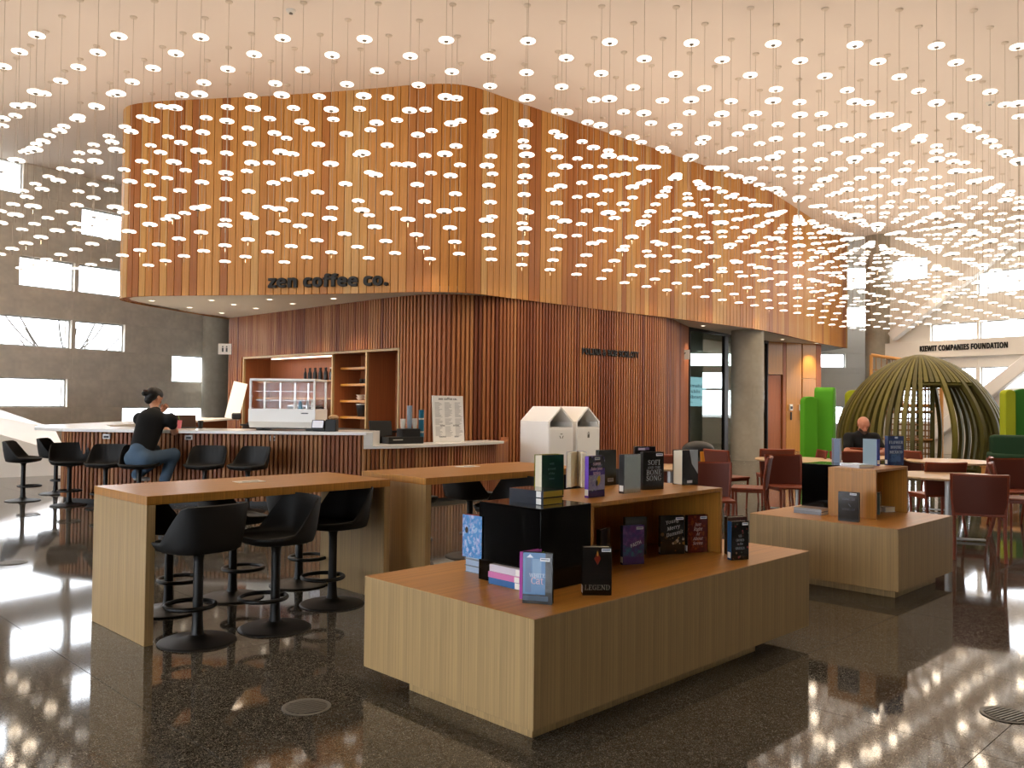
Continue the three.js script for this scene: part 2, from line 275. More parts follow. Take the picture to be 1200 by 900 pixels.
{
  const path = spaced(lowerPts, 0.085), total = path.at(-1).s, w = structure('wall_slats', 'lower cafe wall of fine upright red cedar slats', 'wall');
  const inNiche = (p) => p.x > NICHE0[0] && p.x < NICHE1[0] && p.z > 16.7;
  const parts3 = [path.filter((p) => p.x <= NICHE0[0]), path.filter(inNiche), path.filter((p) => p.x >= NICHE1[0])];
  part(w, 'slat_backing', merge([ribbon(parts3[0], 0.12, 0, SOFFIT_Y), ribbon(parts3[1], 0.12, 2.56, SOFFIT_Y), ribbon(parts3[2], 0.12, 0, SOFFIT_Y)]), mat.backing);
  const full = slatGeo(0.05, SOFFIT_Y, 0.07), short = slatGeo(0.05, SOFFIT_Y - 2.56, 0.07), wide = slatGeo(0.083, SOFFIT_Y, 0.03); let m = slatMats[0];
  path.forEach((p) => { if (rnd() > 0.35) m = slatMats[Math.floor(rnd() * slatMats.length)]; const n = inNiche(p), last = p.s > total - 1.7; part(w, 'slat', n ? short : last ? wide : full, m, [p.x + p.tz * 0.035, n ? 2.56 : 0, -(p.z - p.tx * 0.035)], [0, Math.atan2(p.tz, p.tx), 0]); });
  // niche behind the bar
  const t = dirOf(NICHE0, NICHE1), yaw = Math.atan2(t.tz, t.tx), c = thing('back_bar', 'red brown recessed back bar cabinet with shelves in slat wall', 'cabinet', [NICHE0[0], 0, NICHE0[1]], yaw), L = t.l, DP = 0.7;
  const sN = (px) => sOf(px, NICHE0, NICHE1, 450), s1 = sN(391), s2 = sN(431), T = 0.04, H = 2.56;
  part(c, 'back_panel', rbox(L, H, T), mat.niche, [L / 2, H / 2, -DP]);
  part(c, 'top_panel', rbox(L, T, DP), mat.niche, [L / 2, H - T / 2, -DP / 2]);
  for (const x of [T / 2, L - T / 2]) part(c, 'side_panel', rbox(T, H, DP), mat.niche, [x, H / 2, -DP / 2]);
  for (const x of [s1, s2]) part(c, 'divider', rbox(0.05, H - T, DP), mat.niche, [x, H / 2, -DP / 2]);
  part(c, 'face_frame', merge([moved(rbox(L, 0.05, 0.06), L / 2, H - 0.025, 0.02), ...[0.025, s1, s2, L - 0.025].map((x) => moved(rbox(0.05, H, 0.06), x, H / 2, 0.02))]), mat.oakPale);
  for (const y of [1.15, 1.5, 1.85, 2.2]) part(c, 'shelf', rbox(s2 - s1 - 0.05, 0.05, 0.5), mat.oak, [(s1 + s2) / 2, y, -0.4]);
  for (const y of [1.55, 1.95]) part(c, 'shelf', rbox(s1 - 0.1, 0.035, 0.35), mat.oak, [s1 / 2, y, -0.5]);
  part(c, 'work_surface', rbox(s1 - 0.1, 0.05, 0.6), mat.black, [s1 / 2, 0.92, -0.35]);
  part(c, 'light_strip', rbox(s1 - 1.0, 0.03, 0.05), mat.stripGlow, [s1 / 2 + 0.3, H - 0.06, -0.3]);
  const l = new THREE.RectAreaLight(new THREE.Color(1, 0.74, 0.48), 8, s1 - 1.0, 0.05); l.position.set(s1 / 2 + 0.3, H - 0.085, -0.3); l.rotation.x = -Math.PI / 2; c.add(l);
  globalThis.niche = { c, yaw, s1, s2, L, t };
}
// concrete columns
for (const [x, z, r, h, label] of [[6.5, 23.6, 0.44, SOFFIT_Y, 'round concrete column under the timber soffit beside the glazed room'], [-8.85, 25.6, 0.43, CEILING_Y, 'round concrete column behind the cafe counter'], [12.72, 29.6, 0.45, CEILING_Y, 'tall round concrete column beside the lettered fascia']]) {
  const c = structure('column', label, 'column'); c.position.copy(W(x, 0, z)); c.name = numbered('concrete_column'); used.set('column', 0);
  part(c, 'shaft', metreUVcyl(r, h), mat.concrete);
}
function metreUVcyl(r, h) { const g = new THREE.CylinderGeometry(r, r, h, 40, 1, false); g.translate(0, h / 2, 0); const uv = g.attributes.uv; for (let i = 0; i < uv.count; i++) uv.setXY(i, uv.getX(i) * 2 * Math.PI * r, uv.getY(i) * h); return g; }
// recessed downlights under the soffit
{
  const spots = [[178, 352], [222, 360], [248, 351.5], [260, 366.5], [274, 356.5], [300, 361], [316, 350.5], [343, 355.5], [391, 349.5], [824, 381.5], [917, 397.5], [957, 402]];
  for (const [px, py] of spots) {
    const [x, z] = G(px, py, SOFFIT_Y), far = px > 800, o = thing('recessed_downlight', far ? 'small recessed downlight in soffit before the glazed room' : 'small recessed downlight in soffit over the cafe bar', 'light', [x, SOFFIT_Y, z], 0, far ? 'downlights by the glazed room' : 'downlights over the bar');
    part(o, 'trim_ring', lathe([[0.055, 0], [0.085, 0], [0.085, -0.006], [0.06, -0.012], [0.055, -0.004], [0.055, 0]], 20), mat.white);
    part(o, 'lens', cyl(0.055, 0.055, 0.006, 20), mat.downGlow, [0, -0.006, 0]);
    const l = new THREE.SpotLight(new THREE.Color(1, 0.8, 0.58), 14, 0, R(48), 0.6); l.position.set(0, -0.03, 0); l.target.position.set(0, -3, 0); l.castShadow = true; l.shadow.radius = 2; o.add(l, l.target);
  }
}
for (const [x, z] of [[-3.2, 3.2], [0.2, 3.2], [3.6, 3.2], [-4.8, 6.4], [-1.4, 6.4], [2.0, 6.4], [5.4, 6.4], [-3.2, 9.4], [0.2, 9.4], [3.6, 9.4]]) {
  const o = thing('ceiling_downlight', 'recessed ceiling downlight over the book plinths', 'light', [x, CEILING_Y, z], 0, 'downlights over the book plinths');
  part(o, 'trim_ring', lathe([[0.09, 0], [0.13, 0], [0.13, -0.008], [0.1, -0.014], [0.09, -0.004], [0.09, 0]], 24), mat.white); part(o, 'lens', cyl(0.09, 0.09, 0.006, 24), mat.downGlow, [0, -0.006, 0]);
  const l = new THREE.SpotLight(new THREE.Color(1, 0.76, 0.5), DOWNLIGHT, 0, R(42), 0.7); l.position.set(0, -0.03, 0); l.target.position.set(0, -5, 0); l.castShadow = true; l.shadow.radius = 5; o.add(l, l.target);
}
// white ramp-like plinth at the foot of the left wall
{
  const { ConvexGeometry } = await import('three/addons/geometries/ConvexGeometry.js');
  const pt = (px, py, z) => { const [x, y, zz] = D(px, py, z); return W(x, y, zz); };
  const A = pt(0, 509, 16), B = pt(78, 532, 16.7), C = pt(64, 502, 18.2), E = pt(0, 480, 18.4), ext = (p, q, k) => p.clone().add(p.clone().sub(q).multiplyScalar(k));
  const A2 = ext(A, B, 2.2), E2 = ext(E, C, 2.2), top = [A2, B, C, E2], pts = [...top, ...top.map((p) => new THREE.Vector3(p.x, 0, p.z))];
  const o = structure('trim_ramp', 'white sloping ramp plinth at the foot of the panelled wall', 'plinth'); const g = new ConvexGeometry(pts); part(o, 'ramp_body', metreUV(g), mat.white);
}
// glazed room with the library poster
{
  const g0 = [4.66, 22.66], g1 = [8.15, 27.3], t = dirOf(g0, g1), yaw = Math.atan2(t.tz, t.tx), o = structure('window_room', 'dark framed glass wall of the side room below the soffit', 'window');
  o.position.copy(W(g0[0], 0, g0[1])); o.rotation.y = yaw; const s = (px) => sOf(px, g0, g1), sm = s(849.5);
  for (const [x, w] of [[sm, 0.26], [t.l - 0.05, 0.08], [0.04, 0.06]]) part(o, 'mullion', rbox(w, SOFFIT_Y, 0.1), mat.black, [x, SOFFIT_Y / 2, 0]);
  part(o, 'head_rail', rbox(t.l, 0.08, 0.1), mat.black, [t.l / 2, SOFFIT_Y - 0.04, 0]);
  part(o, 'pane', rbox(sm - 0.2, SOFFIT_Y - 0.1, 0.01), mat.glassTint, [sm / 2 - 0.04, SOFFIT_Y / 2, 0]);
  part(o, 'pane', rbox(t.l - sm - 0.2, SOFFIT_Y - 0.1, 0.01), mat.glassTint, [(t.l + sm) / 2, SOFFIT_Y / 2, 0]);
  globalThis.roomGlass = { g0, t, yaw, s };
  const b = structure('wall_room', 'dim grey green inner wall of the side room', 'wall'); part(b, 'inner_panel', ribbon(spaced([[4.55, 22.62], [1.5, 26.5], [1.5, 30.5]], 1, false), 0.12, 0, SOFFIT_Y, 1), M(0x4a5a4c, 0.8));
}
// timber panel wall with the service door
{
  const p = [8.2, 27.42], q = [11.2, 29.0], t = dirOf(p, q), yaw = Math.atan2(t.tz, t.tx), o = structure('wall_panelled', 'honey oak panel wall with a dark service doorway', 'wall'); o.position.copy(W(p[0], 0, p[1])); o.rotation.y = yaw;
  const s = (px) => sOf(px, p, q), H = SOFFIT_Y;
  const seg = (name, a, b, y0, y1, m, z = 0) => part(o, name, rbox(s(b) - s(a) - 0.012, y1 - y0 - 0.01, 0.1, 0.006), m, [(s(a) + s(b)) / 2, (y0 + y1) / 2, z]);
  seg('panel', 898, 916, 2.5, H, mat.oak); seg('service_door', 900, 915, 0, 2.5, mat.niche, -0.05); seg('panel', 916, 920, 0, H, mat.niche); seg('panel', 920, 938, 0, H, mat.oak); seg('panel', 939, 955, 2.4, H, mat.oak); seg('panel', 939, 955, 0, 2.4, mat.oak); seg('panel', 955, 961, 0, H, mat.niche); seg('panel', 896, 898.5, 0, H, mat.oakPale);
  for (const px of [924.5, 936]) { const [x, y, z] = [s(px), 1.45, 0.09]; const d = part(o, 'card_reader', rbox(0.13, 0.2, 0.05, 0.01), mat.white, [x, y, z]); part(d, 'reader_screen', rbox(0.09, 0.09, 0.02, 0.004), mat.black, [0, -0.01, 0.026]); part(d, 'pull_handle', rbox(0.06, 0.26, 0.03, 0.01), mat.black, [0, -0.28, 0.01]); }
}
// ---------------------------------------------------------------- pendant strings: a cubic lattice of glowing discs
{
  const PITCH_H = 0.784, PITCH_V = 0.777, X0 = 0.167, Z0 = 11.483, TOP = 6.425, S = PITCH_H * Math.SQRT2, phi = R(0.11);
  const vol = spaced(upperPts, 0.3).map((p) => [p.x, p.z]); vol.push([11.75, 36], [-7, 36]);
  const within = (poly, x, z) => { let c = false; for (let i = 0, j = poly.length - 1; i < poly.length; j = i++) { const [xi, zi] = poly[i], [xj, zj] = poly[j]; if ((zi > z) !== (zj > z) && x < (xj - xi) * (z - zi) / (zj - zi) + xi) c = !c; } return c; };
  const near = (poly, x, z, d) => poly.some((p) => Math.hypot(p[0] - x, p[1] - z) < d);
  const strings = [];
  for (let r = 0; r < 34; r++) for (let i = -18; i <= 22; i++) {
    const a = (i + (r % 2) * 0.5) * S, b = r * S / 2, x = X0 + a * Math.cos(phi) - b * Math.sin(phi), z = Z0 + a * Math.sin(phi) + b * Math.cos(phi);
    if (within(vol, x, z) || near(vol, x, z, 0.3)) continue;
    const dl = (x - LEFT0[0]) * 0.837 - (z - LEFT0[1]) * 0.548, dr = -(x - RIGHT0[0]) * 0.82 - (z - RIGHT0[1]) * 0.57;
    if (dl < 4 || dr < 0.9 || z > 29 || (x < -7 && z > 17.4)) continue;
    const [px] = project(x, 5, z); if (px < -260 || px > 1460) continue;
    strings.push({ x, z, seen: px > -8 && px < 1208 });
  }
  strings.sort((p, q) => (q.seen - p.seen) || p.z - q.z);
  const discGeo = lathe([[0, 0.012], [0.03, 0.014], [0.085, 0.008], [0.1, 0], [0.106, -0.012], [0.1, -0.022], [0.06, -0.028], [0.03, -0.029]], 18);
  const hubGeo = lathe([[0, -0.045], [0.024, -0.044], [0.032, -0.036], [0.034, -0.026], [0.03, -0.022]], 14);
  const roseGeo = lathe([[0, -0.028], [0.045, -0.026], [0.055, -0.012], [0.055, 0]], 16);
  const LOW = TOP - 3 * PITCH_V - 0.12, cableGeo = cyl(0.0032, 0.0032, CEILING_Y - LOW, 5);
  const cableMat = M(0xb9a894, 0.6), roseMat = M(0xd8c8b6, 0.6), hubMat = M(0x8d8378, 0.5);
  const proto = thing('pendant_light', 'string of four glowing white disc lamps hanging from the ceiling', 'light', [0, 0, 0], 0, 'disc lamp strings below the ceiling'); proto.position.y = CEILING_Y;
  part(proto, 'ceiling_rose', roseGeo, roseMat);
  part(proto, 'cable', cableGeo, cableMat, [0, -(CEILING_Y - LOW) / 2, 0]);
  for (let k = 0; k < 4; k++) { const d = part(proto, 'lamp_disc', discGeo, mat.lampGlow, [0, TOP - k * PITCH_V - CEILING_Y, 0]); part(d, 'lamp_hub', hubGeo, hubMat); }
  const rest = [];
  strings.forEach((s, k) => { if (k < 300) { const o = k ? copyOf(proto) : proto; o.position.set(s.x, CEILING_Y, -s.z); } else rest.push(s); });
  const more = new THREE.Group(); more.name = 'pendant_light_field'; scene.add(more); tag(more, 'rest of the hanging white disc lamps at the far ends of the hall', 'light', null, 'stuff');
  const inst = (name, g, m, ys) => { const im = new THREE.InstancedMesh(g, m, rest.length * ys.length); im.name = name; const mt = new THREE.Matrix4(); let n = 0; for (const s of rest) for (const y of ys) im.setMatrixAt(n++, mt.makeTranslation(s.x, y, -s.z)); im.userData.kind = 'stuff'; more.add(im); };
  if (rest.length) { inst('lamp_disc', discGeo, mat.lampGlow, [0, 1, 2, 3].map((k) => TOP - k * PITCH_V)); inst('lamp_hub', hubGeo, hubMat, [0, 1, 2, 3].map((k) => TOP - k * PITCH_V)); inst('cable', cableGeo, cableMat, [(CEILING_Y + LOW) / 2]); inst('ceiling_rose', roseGeo, roseMat, [CEILING_Y]); }
  console.log('pendant strings', strings.length, 'loose', rest.length, 'seen', strings.filter((s) => s.seen).length);
  // light given off by the discs, one lamp in every few strings
  strings.forEach((s, k) => { const i = Math.round((s.z - Z0) / (S / 2)); if (k % 3) return; const l = new THREE.SpotLight(new THREE.Color(1, 0.8, 0.57), LAMP_POWER, 0, R(80), 0.5); l.position.set(s.x, TOP - 3 * PITCH_V - 0.05, -s.z); l.target.position.set(s.x, 0, -s.z); l.castShadow = true; l.shadow.radius = 5; l.name = 'pendant_glow'; scene.add(l, l.target);
    if (near(vol, s.x, s.z, 1.3)) return; const g = new THREE.PointLight(new THREE.Color(1, 0.8, 0.58), DISC_POWER); g.position.set(s.x, TOP - (1 + k % 2) * PITCH_V - 0.008, -s.z); g.castShadow = true; g.shadow.radius = 4; g.name = 'pendant_disc_light'; scene.add(g); });
}
// ---------------------------------------------------------------- raised lettering
const font = await new FontLoader().loadAsync('fonts/droid/droid_sans_bold.typeface.json');
function lettering(name, label, text, size, depth, width, material, baseY, place) {
  const o = thing(name, label, 'sign'); let x = 0; const gs = [];
  for (const ch of text) {
    const adv = font.data.glyphs[ch]?.ha ?? 600;
    if (ch !== ' ') { const g = new TextGeometry(ch, { font, size, depth, curveSegments: 5, bevelEnabled: true, bevelThickness: 0.004, bevelSize: size * 0.035, bevelSegments: 1 }); gs.push([g, x]); }
    x += adv * size / font.data.resolution;
  }
  const k = width / x; for (const [g, gx] of gs) { const p = place(gx * k + 0); const m = part(o, 'letter', g, material, [p.x, baseY, p.z], [0, p.yaw, 0]); m.scale.x = k; }
  return o;
}
function alongPath(path, x0, off) {                       // place letters on a curved face: outward offset, starting at plan x0
  const start = path.reduce((b, p) => Math.abs(p.x - x0) < Math.abs(b.x - x0) ? p : b);
  return (d) => { const s = start.s + d; let i = path.findIndex((p) => p.s > s); if (i < 1) i = path.length - 1; const a = path[i - 1], b = path[i], f = (s - a.s) / (b.s - a.s), x = a.x + (b.x - a.x) * f, z = a.z + (b.z - a.z) * f; return { x: x + a.tz * off, z: -(z - a.tx * off), yaw: Math.atan2(a.tz, a.tx) }; };
}
{
  const fine = spaced(upperPts, 0.05).filter((p) => p.z < 17 && p.x > -7), base = D(316, 339, 16.55), a = D(316, 338, 16.6), b = D(457, 335, 16.08);
  lettering('cafe_sign', 'raised black lettering reading zen coffee co. on the cedar boards', 'zen coffee co.', 0.222, 0.05, Math.hypot(b[0] - a[0], b[2] - a[2]), mat.letter, (a[1] + b[1]) / 2, alongPath(fine, a[0], 0.035));
  const low = spaced(lowerPts, 0.05).filter((p) => p.x > 0 && p.x < 3.4), c = D(679, 415.5, 18.1), e = D(746, 419, 19.4);
  lettering('donor_sign', 'raised black donor lettering on the red slat wall', 'POLINA & BOB SCHLOTT', 0.13, 0.03, Math.hypot(e[0] - c[0], e[2] - c[2]), mat.letter, (c[1] + e[1]) / 2, alongPath(low, c[0], 0.06));
  const K = kiewit, sc = (d) => ({ x: RIGHT0[0] + K.t.tx * (K.s0 + d), z: -(RIGHT0[1] + K.t.tz * (K.s0 + d)) });
  lettering('foundation_sign', 'raised black lettering on the pale fascia beam', 'KIEWIT COMPANIES FOUNDATION', 0.17, 0.02, K.s1 - K.s0, mat.letter, K.y, (d) => { const p = sc(d); return { x: p.x + -K.t.tz * -0.33, z: p.z + K.t.tx * 0.33, yaw: K.yaw }; });
}
// ---------------------------------------------------------------- bar tables
function barTable(label, x, z, deg, L = 1.86, Wd = 0.86) {
  const H = 0.914, T = 0.056, o = thing('bar_table', label, 'table', [x, 0, z], R(90 - deg));   // origin: near left corner; local x along the table, local -z across
  part(o, 'tabletop', rbox(L, T, Wd, 0.003), mat.oak, [L / 2, H - T / 2, -Wd / 2]);
  for (const px of [T / 2, L - T / 2]) part(o, 'end_panel', rbox(T, H - T, Wd, 0.003), mat.oakPale, [px, (H - T) / 2, -Wd / 2]);
  for (const px of [T / 2, L - T / 2]) for (const pz of [-0.06, -Wd + 0.06]) part(o, 'glide', cyl(0.018, 0.018, 0.012, 12), mat.white, [px + (px < 1 ? 0.035 : -0.035), 0.006, pz]);
  return o;
}
barTable('oak waterfall bar table with stools, set beside the low book plinth', -2.222, 5.232, 44.3);
barTable('oak waterfall bar table standing between the book plinth and the cafe counter', -0.664, 6.69, 45.3, 1.9, 0.87);
function placard(label, px, py, yaw) { const [x, z] = G(px, py, 0.914), o = thing('table_placard', label, 'card', [x, 0.914, z], yaw); part(o, 'card', rbox(0.2, 0.004, 0.13, 0.001), mat.paper, [0, 0.002, 0]); part(o, 'print', rbox(0.12, 0.001, 0.02, 0.0003), mat.frame, [0, 0.0046, 0.02]); }
placard('white printed card on the bar table beside the book plinth', 292, 564.5, R(40)); placard('white printed card on the bar table by the counter', 548, 546.8, R(45));

// ---------------------------------------------------------------- stools
function stoolSeat() {
  const NU = 40, NV = 12, P = [], I = [], top = [], bot = [];
  const pos = (k, v, under) => {
    const th = k / NU * Math.PI * 2, c = Math.cos(th), s = Math.sin(th), back = Math.max(0, -s);        // back of the shell at -z
    const rise = Math.pow(Math.min(1, Math.max(0, (back + 0.12) / 0.75)), 1.3) * 0.25;
    const vp = Math.min(1, v / 0.72), w = Math.max(0, (v - 0.72) / 0.28);
    const rx = 0.215 * vp + 0.035 * w, rz = 0.2 * vp + (s < 0 ? 0.05 * w : 0.02 * w), sq = Math.pow(Math.abs(c) ** 3 + Math.abs(s) ** 3, -1 / 3);
    let x = c * sq * rx, z = s * sq * rz, y = 0.61 - 0.012 * (1 - vp * vp) + rise * w * w * (1.25 - 0.25 * w) + 0.012 * w;
    if (s > 0) y -= 0.02 * w * s;
    if (under) { const q = 1 + 0.05 * vp; x *= q; z *= q; y -= 0.034 - 0.026 * w + 0.02 * (1 - vp); }
    return [x, y, z];
  };
  for (const under of [false, true]) for (let j = 0; j <= NV; j++) for (let k = 0; k < NU; k++) P.push(...pos(k, j / NV, under));
  const id = (u, j, k) => u * (NV + 1) * NU + j * NU + (k % NU);
  for (let u = 0; u < 2; u++) for (let j = 0; j < NV; j++) for (let k = 0; k < NU; k++) { const a = id(u, j, k), b = id(u, j + 1, k), c = id(u, j + 1, k + 1), d = id(u, j, k + 1); u ? I.push(a, b, c, a, c, d) : I.push(a, c, b, a, d, c); }
  for (let k = 0; k < NU; k++) { const a = id(0, NV, k), b = id(0, NV, k + 1), c = id(1, NV, k + 1), d = id(1, NV, k); I.push(a, b, c, a, c, d); }
  const g = new THREE.BufferGeometry(); g.setAttribute('position', new THREE.BufferAttribute(new Float32Array(P), 3)); g.setIndex(I); g.computeVertexNormals(); return g;
}
const stoolProto = thing('bar_stool', 'black bucket seat bar stool under the oak bar table beside the book plinth', 'stool', [0, 0, 0], 0, 'stools at the oak bar table by the plinth');
part(stoolProto, 'base', lathe([[0, 0], [0.232, 0], [0.237, 0.006], [0.22, 0.014], [0.12, 0.024], [0.06, 0.036], [0.045, 0.05], [0, 0.05]], 40), mat.stoolBase);
part(stoolProto, 'post', lathe([[0.045, 0.04], [0.036, 0.07], [0.032, 0.14], [0.03, 0.3], [0.03, 0.5], [0.034, 0.535], [0.06, 0.565], [0.12, 0.582]], 24), mat.stoolBase);
{ const f = part(stoolProto, 'footrest', moved(new THREE.TorusGeometry(0.15, 0.014, 10, 40), 0, 0, 0, Math.PI / 2), mat.stoolBase, [0, 0.215, 0.085]); part(f, 'bracket', rbox(0.03, 0.025, 0.09, 0.005), mat.stoolBase, [0, 0, -0.1]); }
part(stoolProto, 'seat', stoolSeat(), mat.stool);
let stoolUsed = false;
function stool(x, z, yaw, label, group) { const o = stoolUsed ? copyOf(stoolProto) : stoolProto; stoolUsed = true; at(o, x, 0, z, yaw); if (label) { o.userData.label = label; o.userData.group = group; } return o; }
// local +z faces the table: near row looks left-far (yaw so that (sin, -cos) = (-.7, .7) in plan)
for (const [px, py, yaw] of [[231, 752, -128], [322, 736, -132], [389, 708, -137]]) { const [x, z] = G(px, py); stool(x, z, R(yaw)); }
for (const [px, py, yaw] of [[197, 716, 45], [272, 700, 48], [350, 685, 44]]) { const [x, z] = G(px, py); stool(x, z, R(yaw)); }
for (const [x, z, yaw] of [[-0.05, 7.33, -130], [0.42, 7.8, -135], [0.85, 8.25, -133], [-0.95, 8.0, 44], [-0.4, 8.42, 46]]) stool(x, z, R(yaw), 'black bucket seat bar stool under the oak bar table near the cafe counter', 'stools at the oak bar table near the counter');
const cs = [[-7.12, 12.5, 75], [-6.2, 12.02, 150], [-7.15, 13.45, 80], [-5.55, 11.72, 175], [-5.04, 11.6, 165], [-4.15, 11.6, 180], [-3.55, 11.55, 200]];
cs.forEach(([x, z, yaw], k) => stool(x, z, R(yaw), k === 4 ? 'black bar stool the woman in black sits on' : 'empty black bucket seat bar stool along the slatted cafe counter', k === 4 ? undefined : 'stools along the cafe counter'));

// ---------------------------------------------------------------- book plinths
const C1 = [0.108, 3.728], LEDGE = 0.572, SHELF = 0.985;
const ab = (c, a, b) => [c[0] + (a - b) * Math.SQRT1_2, c[1] + (a + b) * Math.SQRT1_2];
function plinth(label, c, L, Wd, foot) {
  const o = thing('book_plinth', label, 'display', [c[0], 0, c[1]], R(45)), yb = 0.09;   // local x = a, local -z = b
  part(o, 'plinth_foot', rbox(foot[1] - foot[0], yb, foot[3] - foot[2], 0.002), mat.oakPale, [(foot[0] + foot[1]) / 2, yb / 2, -(foot[2] + foot[3]) / 2]);
  part(o, 'low_box', rbox(L, LEDGE - yb, Wd, 0.003), mat.oakPale, [L / 2, (LEDGE + yb) / 2 - 0.0008, -Wd / 2]);
  part(o, 'top_veneer', rbox(L - 0.004, 0.002, Wd - 0.004, 0.0008), mat.oak, [L / 2, LEDGE - 0.001, -Wd / 2]);
  return o;
}
function openShelf(o, a0, a1, b0, b1, material) {       // open towards -b (local +z)
  const T = 0.024, H = SHELF - LEDGE, w = a1 - a0, d = b1 - b0;
  part(o, 'shelf_top', rbox(w, T, d, 0.002), mat.oak, [(a0 + a1) / 2, SHELF - T / 2, -(b0 + b1) / 2]);
  for (const a of [a0 + T / 2, a1 - T / 2]) part(o, 'shelf_side', rbox(T, H - T, d, 0.002), mat.oak, [a, LEDGE + (H - T) / 2, -(b0 + b1) / 2]);
  part(o, 'shelf_back', rbox(w - 2 * T, H - T, 0.02, 0.002), mat.oak, [(a0 + a1) / 2, LEDGE + (H - T) / 2, -b1 + 0.03]);
}
{
  const o = plinth('long low oak book plinth with a black cube and open shelf on top', C1, 2.59, 1.255, [0.11, 2.1, 0.11, 1.0]);
  part(o, 'black_cube', rbox(0.39, SHELF - LEDGE, 0.45, 0.004), mat.blackGloss, [0.595, (LEDGE + SHELF) / 2, -0.565]);
  openShelf(o, 0.79, 2.09, 0.34, 0.9);
}
const C2 = [2.976, 6.576];
{
  const o = plinth('square low oak book plinth in front of the round tables', C2, 1.22, 1.26, [0.2, 1.1, 0.1, 1.1]);
  part(o, 'black_cube', rbox(0.4, SHELF - LEDGE, 0.38, 0.004), mat.blackGloss, [0.9, (LEDGE + SHELF) / 2, -0.94]);
  openShelf(o, 0.42, 1.12, 0.34, 0.75);
}
// ---------------------------------------------------------------- books
function coverTex(draw, w = 128, h = 192) { const c = document.createElement('canvas'); c.width = w; c.height = h; const g = c.getContext('2d'); draw(g, w, h); const t = new THREE.CanvasTexture(c); t.colorSpace = THREE.SRGBColorSpace; return t; }
const bookMats = new Map();
const plain = (c, r = 0.25) => { const k = c + '/' + r; if (!bookMats.has(k)) bookMats.set(k, P(c, r, { clearcoat: 0.35, clearcoatRoughness: 0.06 })); return bookMats.get(k); };
function printed(draw) { return P(0xffffff, 0.22, { map: coverTex(draw), clearcoat: 0.35, clearcoatRoughness: 0.06 }); }
function lines(g, list, color, font, cx) { g.fillStyle = color; g.font = font; g.textAlign = 'center'; for (const [t, y] of list) g.fillText(t, cx, y); }
function noiseFill(g, w, h, palette, n = 220, s = 16) { for (let i = 0; i < n; i++) { g.fillStyle = palette[Math.floor(rnd() * palette.length)]; g.globalAlpha = 0.5; g.beginPath(); g.ellipse(rnd() * w, rnd() * h, rr(3, s), rr(2, s * 0.6), rnd() * 3, 0, 7); g.fill(); } g.globalAlpha = 1; }
const sticker = (g, w, x = 0.62, y = 8) => { g.fillStyle = '#f4f6fa'; g.fillRect(w * x, y, w * 0.33, 13); g.fillStyle = '#5a6b88'; g.fillRect(w * (x + 0.03), y + 4, w * 0.27, 4); };
// a book standing on its tail edge: front cover faces local +z, spine on -x (or +x when flip); `ajar` opens the covers by that many degrees
function book(label, [x, y, z], yaw, { w = 0.15, h = 0.23, t = 0.03, front = plain(0x222222), back, spine, flip = false, ajar = 0, labelTag = false, pageMat = mat.pages, name = 'book', lie = 0 } = {}, group) {
  const o = thing(name, label, 'book', [x, y, z], yaw, group), sx = flip ? 1 : -1, B = 0.0025; back ??= plain(0x16181c); spine ??= back;
  const half = (sign, m) => {                                 // one board with its share of the pages, turned about the spine
    const hinge = new THREE.Group(); const a = R(ajar / 2) * sign * sx; hinge.rotation.y = -a * -1; hinge.position.set(sx * w / 2, 0, 0);
    return { a, m };
  };
  if (!ajar) {
    part(o, 'front_cover', rbox(w, h, B, 0.001), m6(front), [0, h / 2, t / 2 - B / 2]);
    part(o, 'back_cover', rbox(w, h, B, 0.001), back, [0, h / 2, -t / 2 + B / 2]);
    part(o, 'pages', rbox(w - 0.008, h - 0.01, t - 2 * B, 0.001), pageMat, [sx * 0.002, h / 2, 0]);
  } else {
    for (const s of [1, -1]) {
      const a = R(ajar / 2) * s * sx, c = Math.cos(a), sn = Math.sin(a), off = s * t / 2;     // rotate about y at the spine edge
      const put = (lx, lz) => [sx * w / 2 + (lx - sx * w / 2) * c + lz * sn, h / 2, -(lx - sx * w / 2) * sn + lz * c];
      part(o, s > 0 ? 'front_cover' : 'back_cover', rbox(w, h, B, 0.001), s > 0 ? m6(front) : back, put(0, off - s * B / 2), [0, a, 0]);
      part(o, 'pages', rbox(w - 0.008, h - 0.01, Math.max(0.006, t / 2 - B), 0.001), pageMat, put(sx * 0.002, s * t / 4), [0, a, 0]);
    }
  }
  const sp = part(o, 'spine', rbox(B * 1.2, h, t, 0.001), spine, [sx * (w / 2), h / 2, 0]);
  if (labelTag) part(sp, 'spine_label', rbox(0.001, 0.035, Math.min(t * 0.9, 0.03), 0.0003), mat.paper, [sx * 0.0022, -h / 2 + 0.03, 0]);
  if (lie) { o.rotation.order = 'YXZ'; o.rotation.x = -Math.PI / 2; o.position.y = y + t / 2; }
  return o;
}
function m6(m) { return m; }
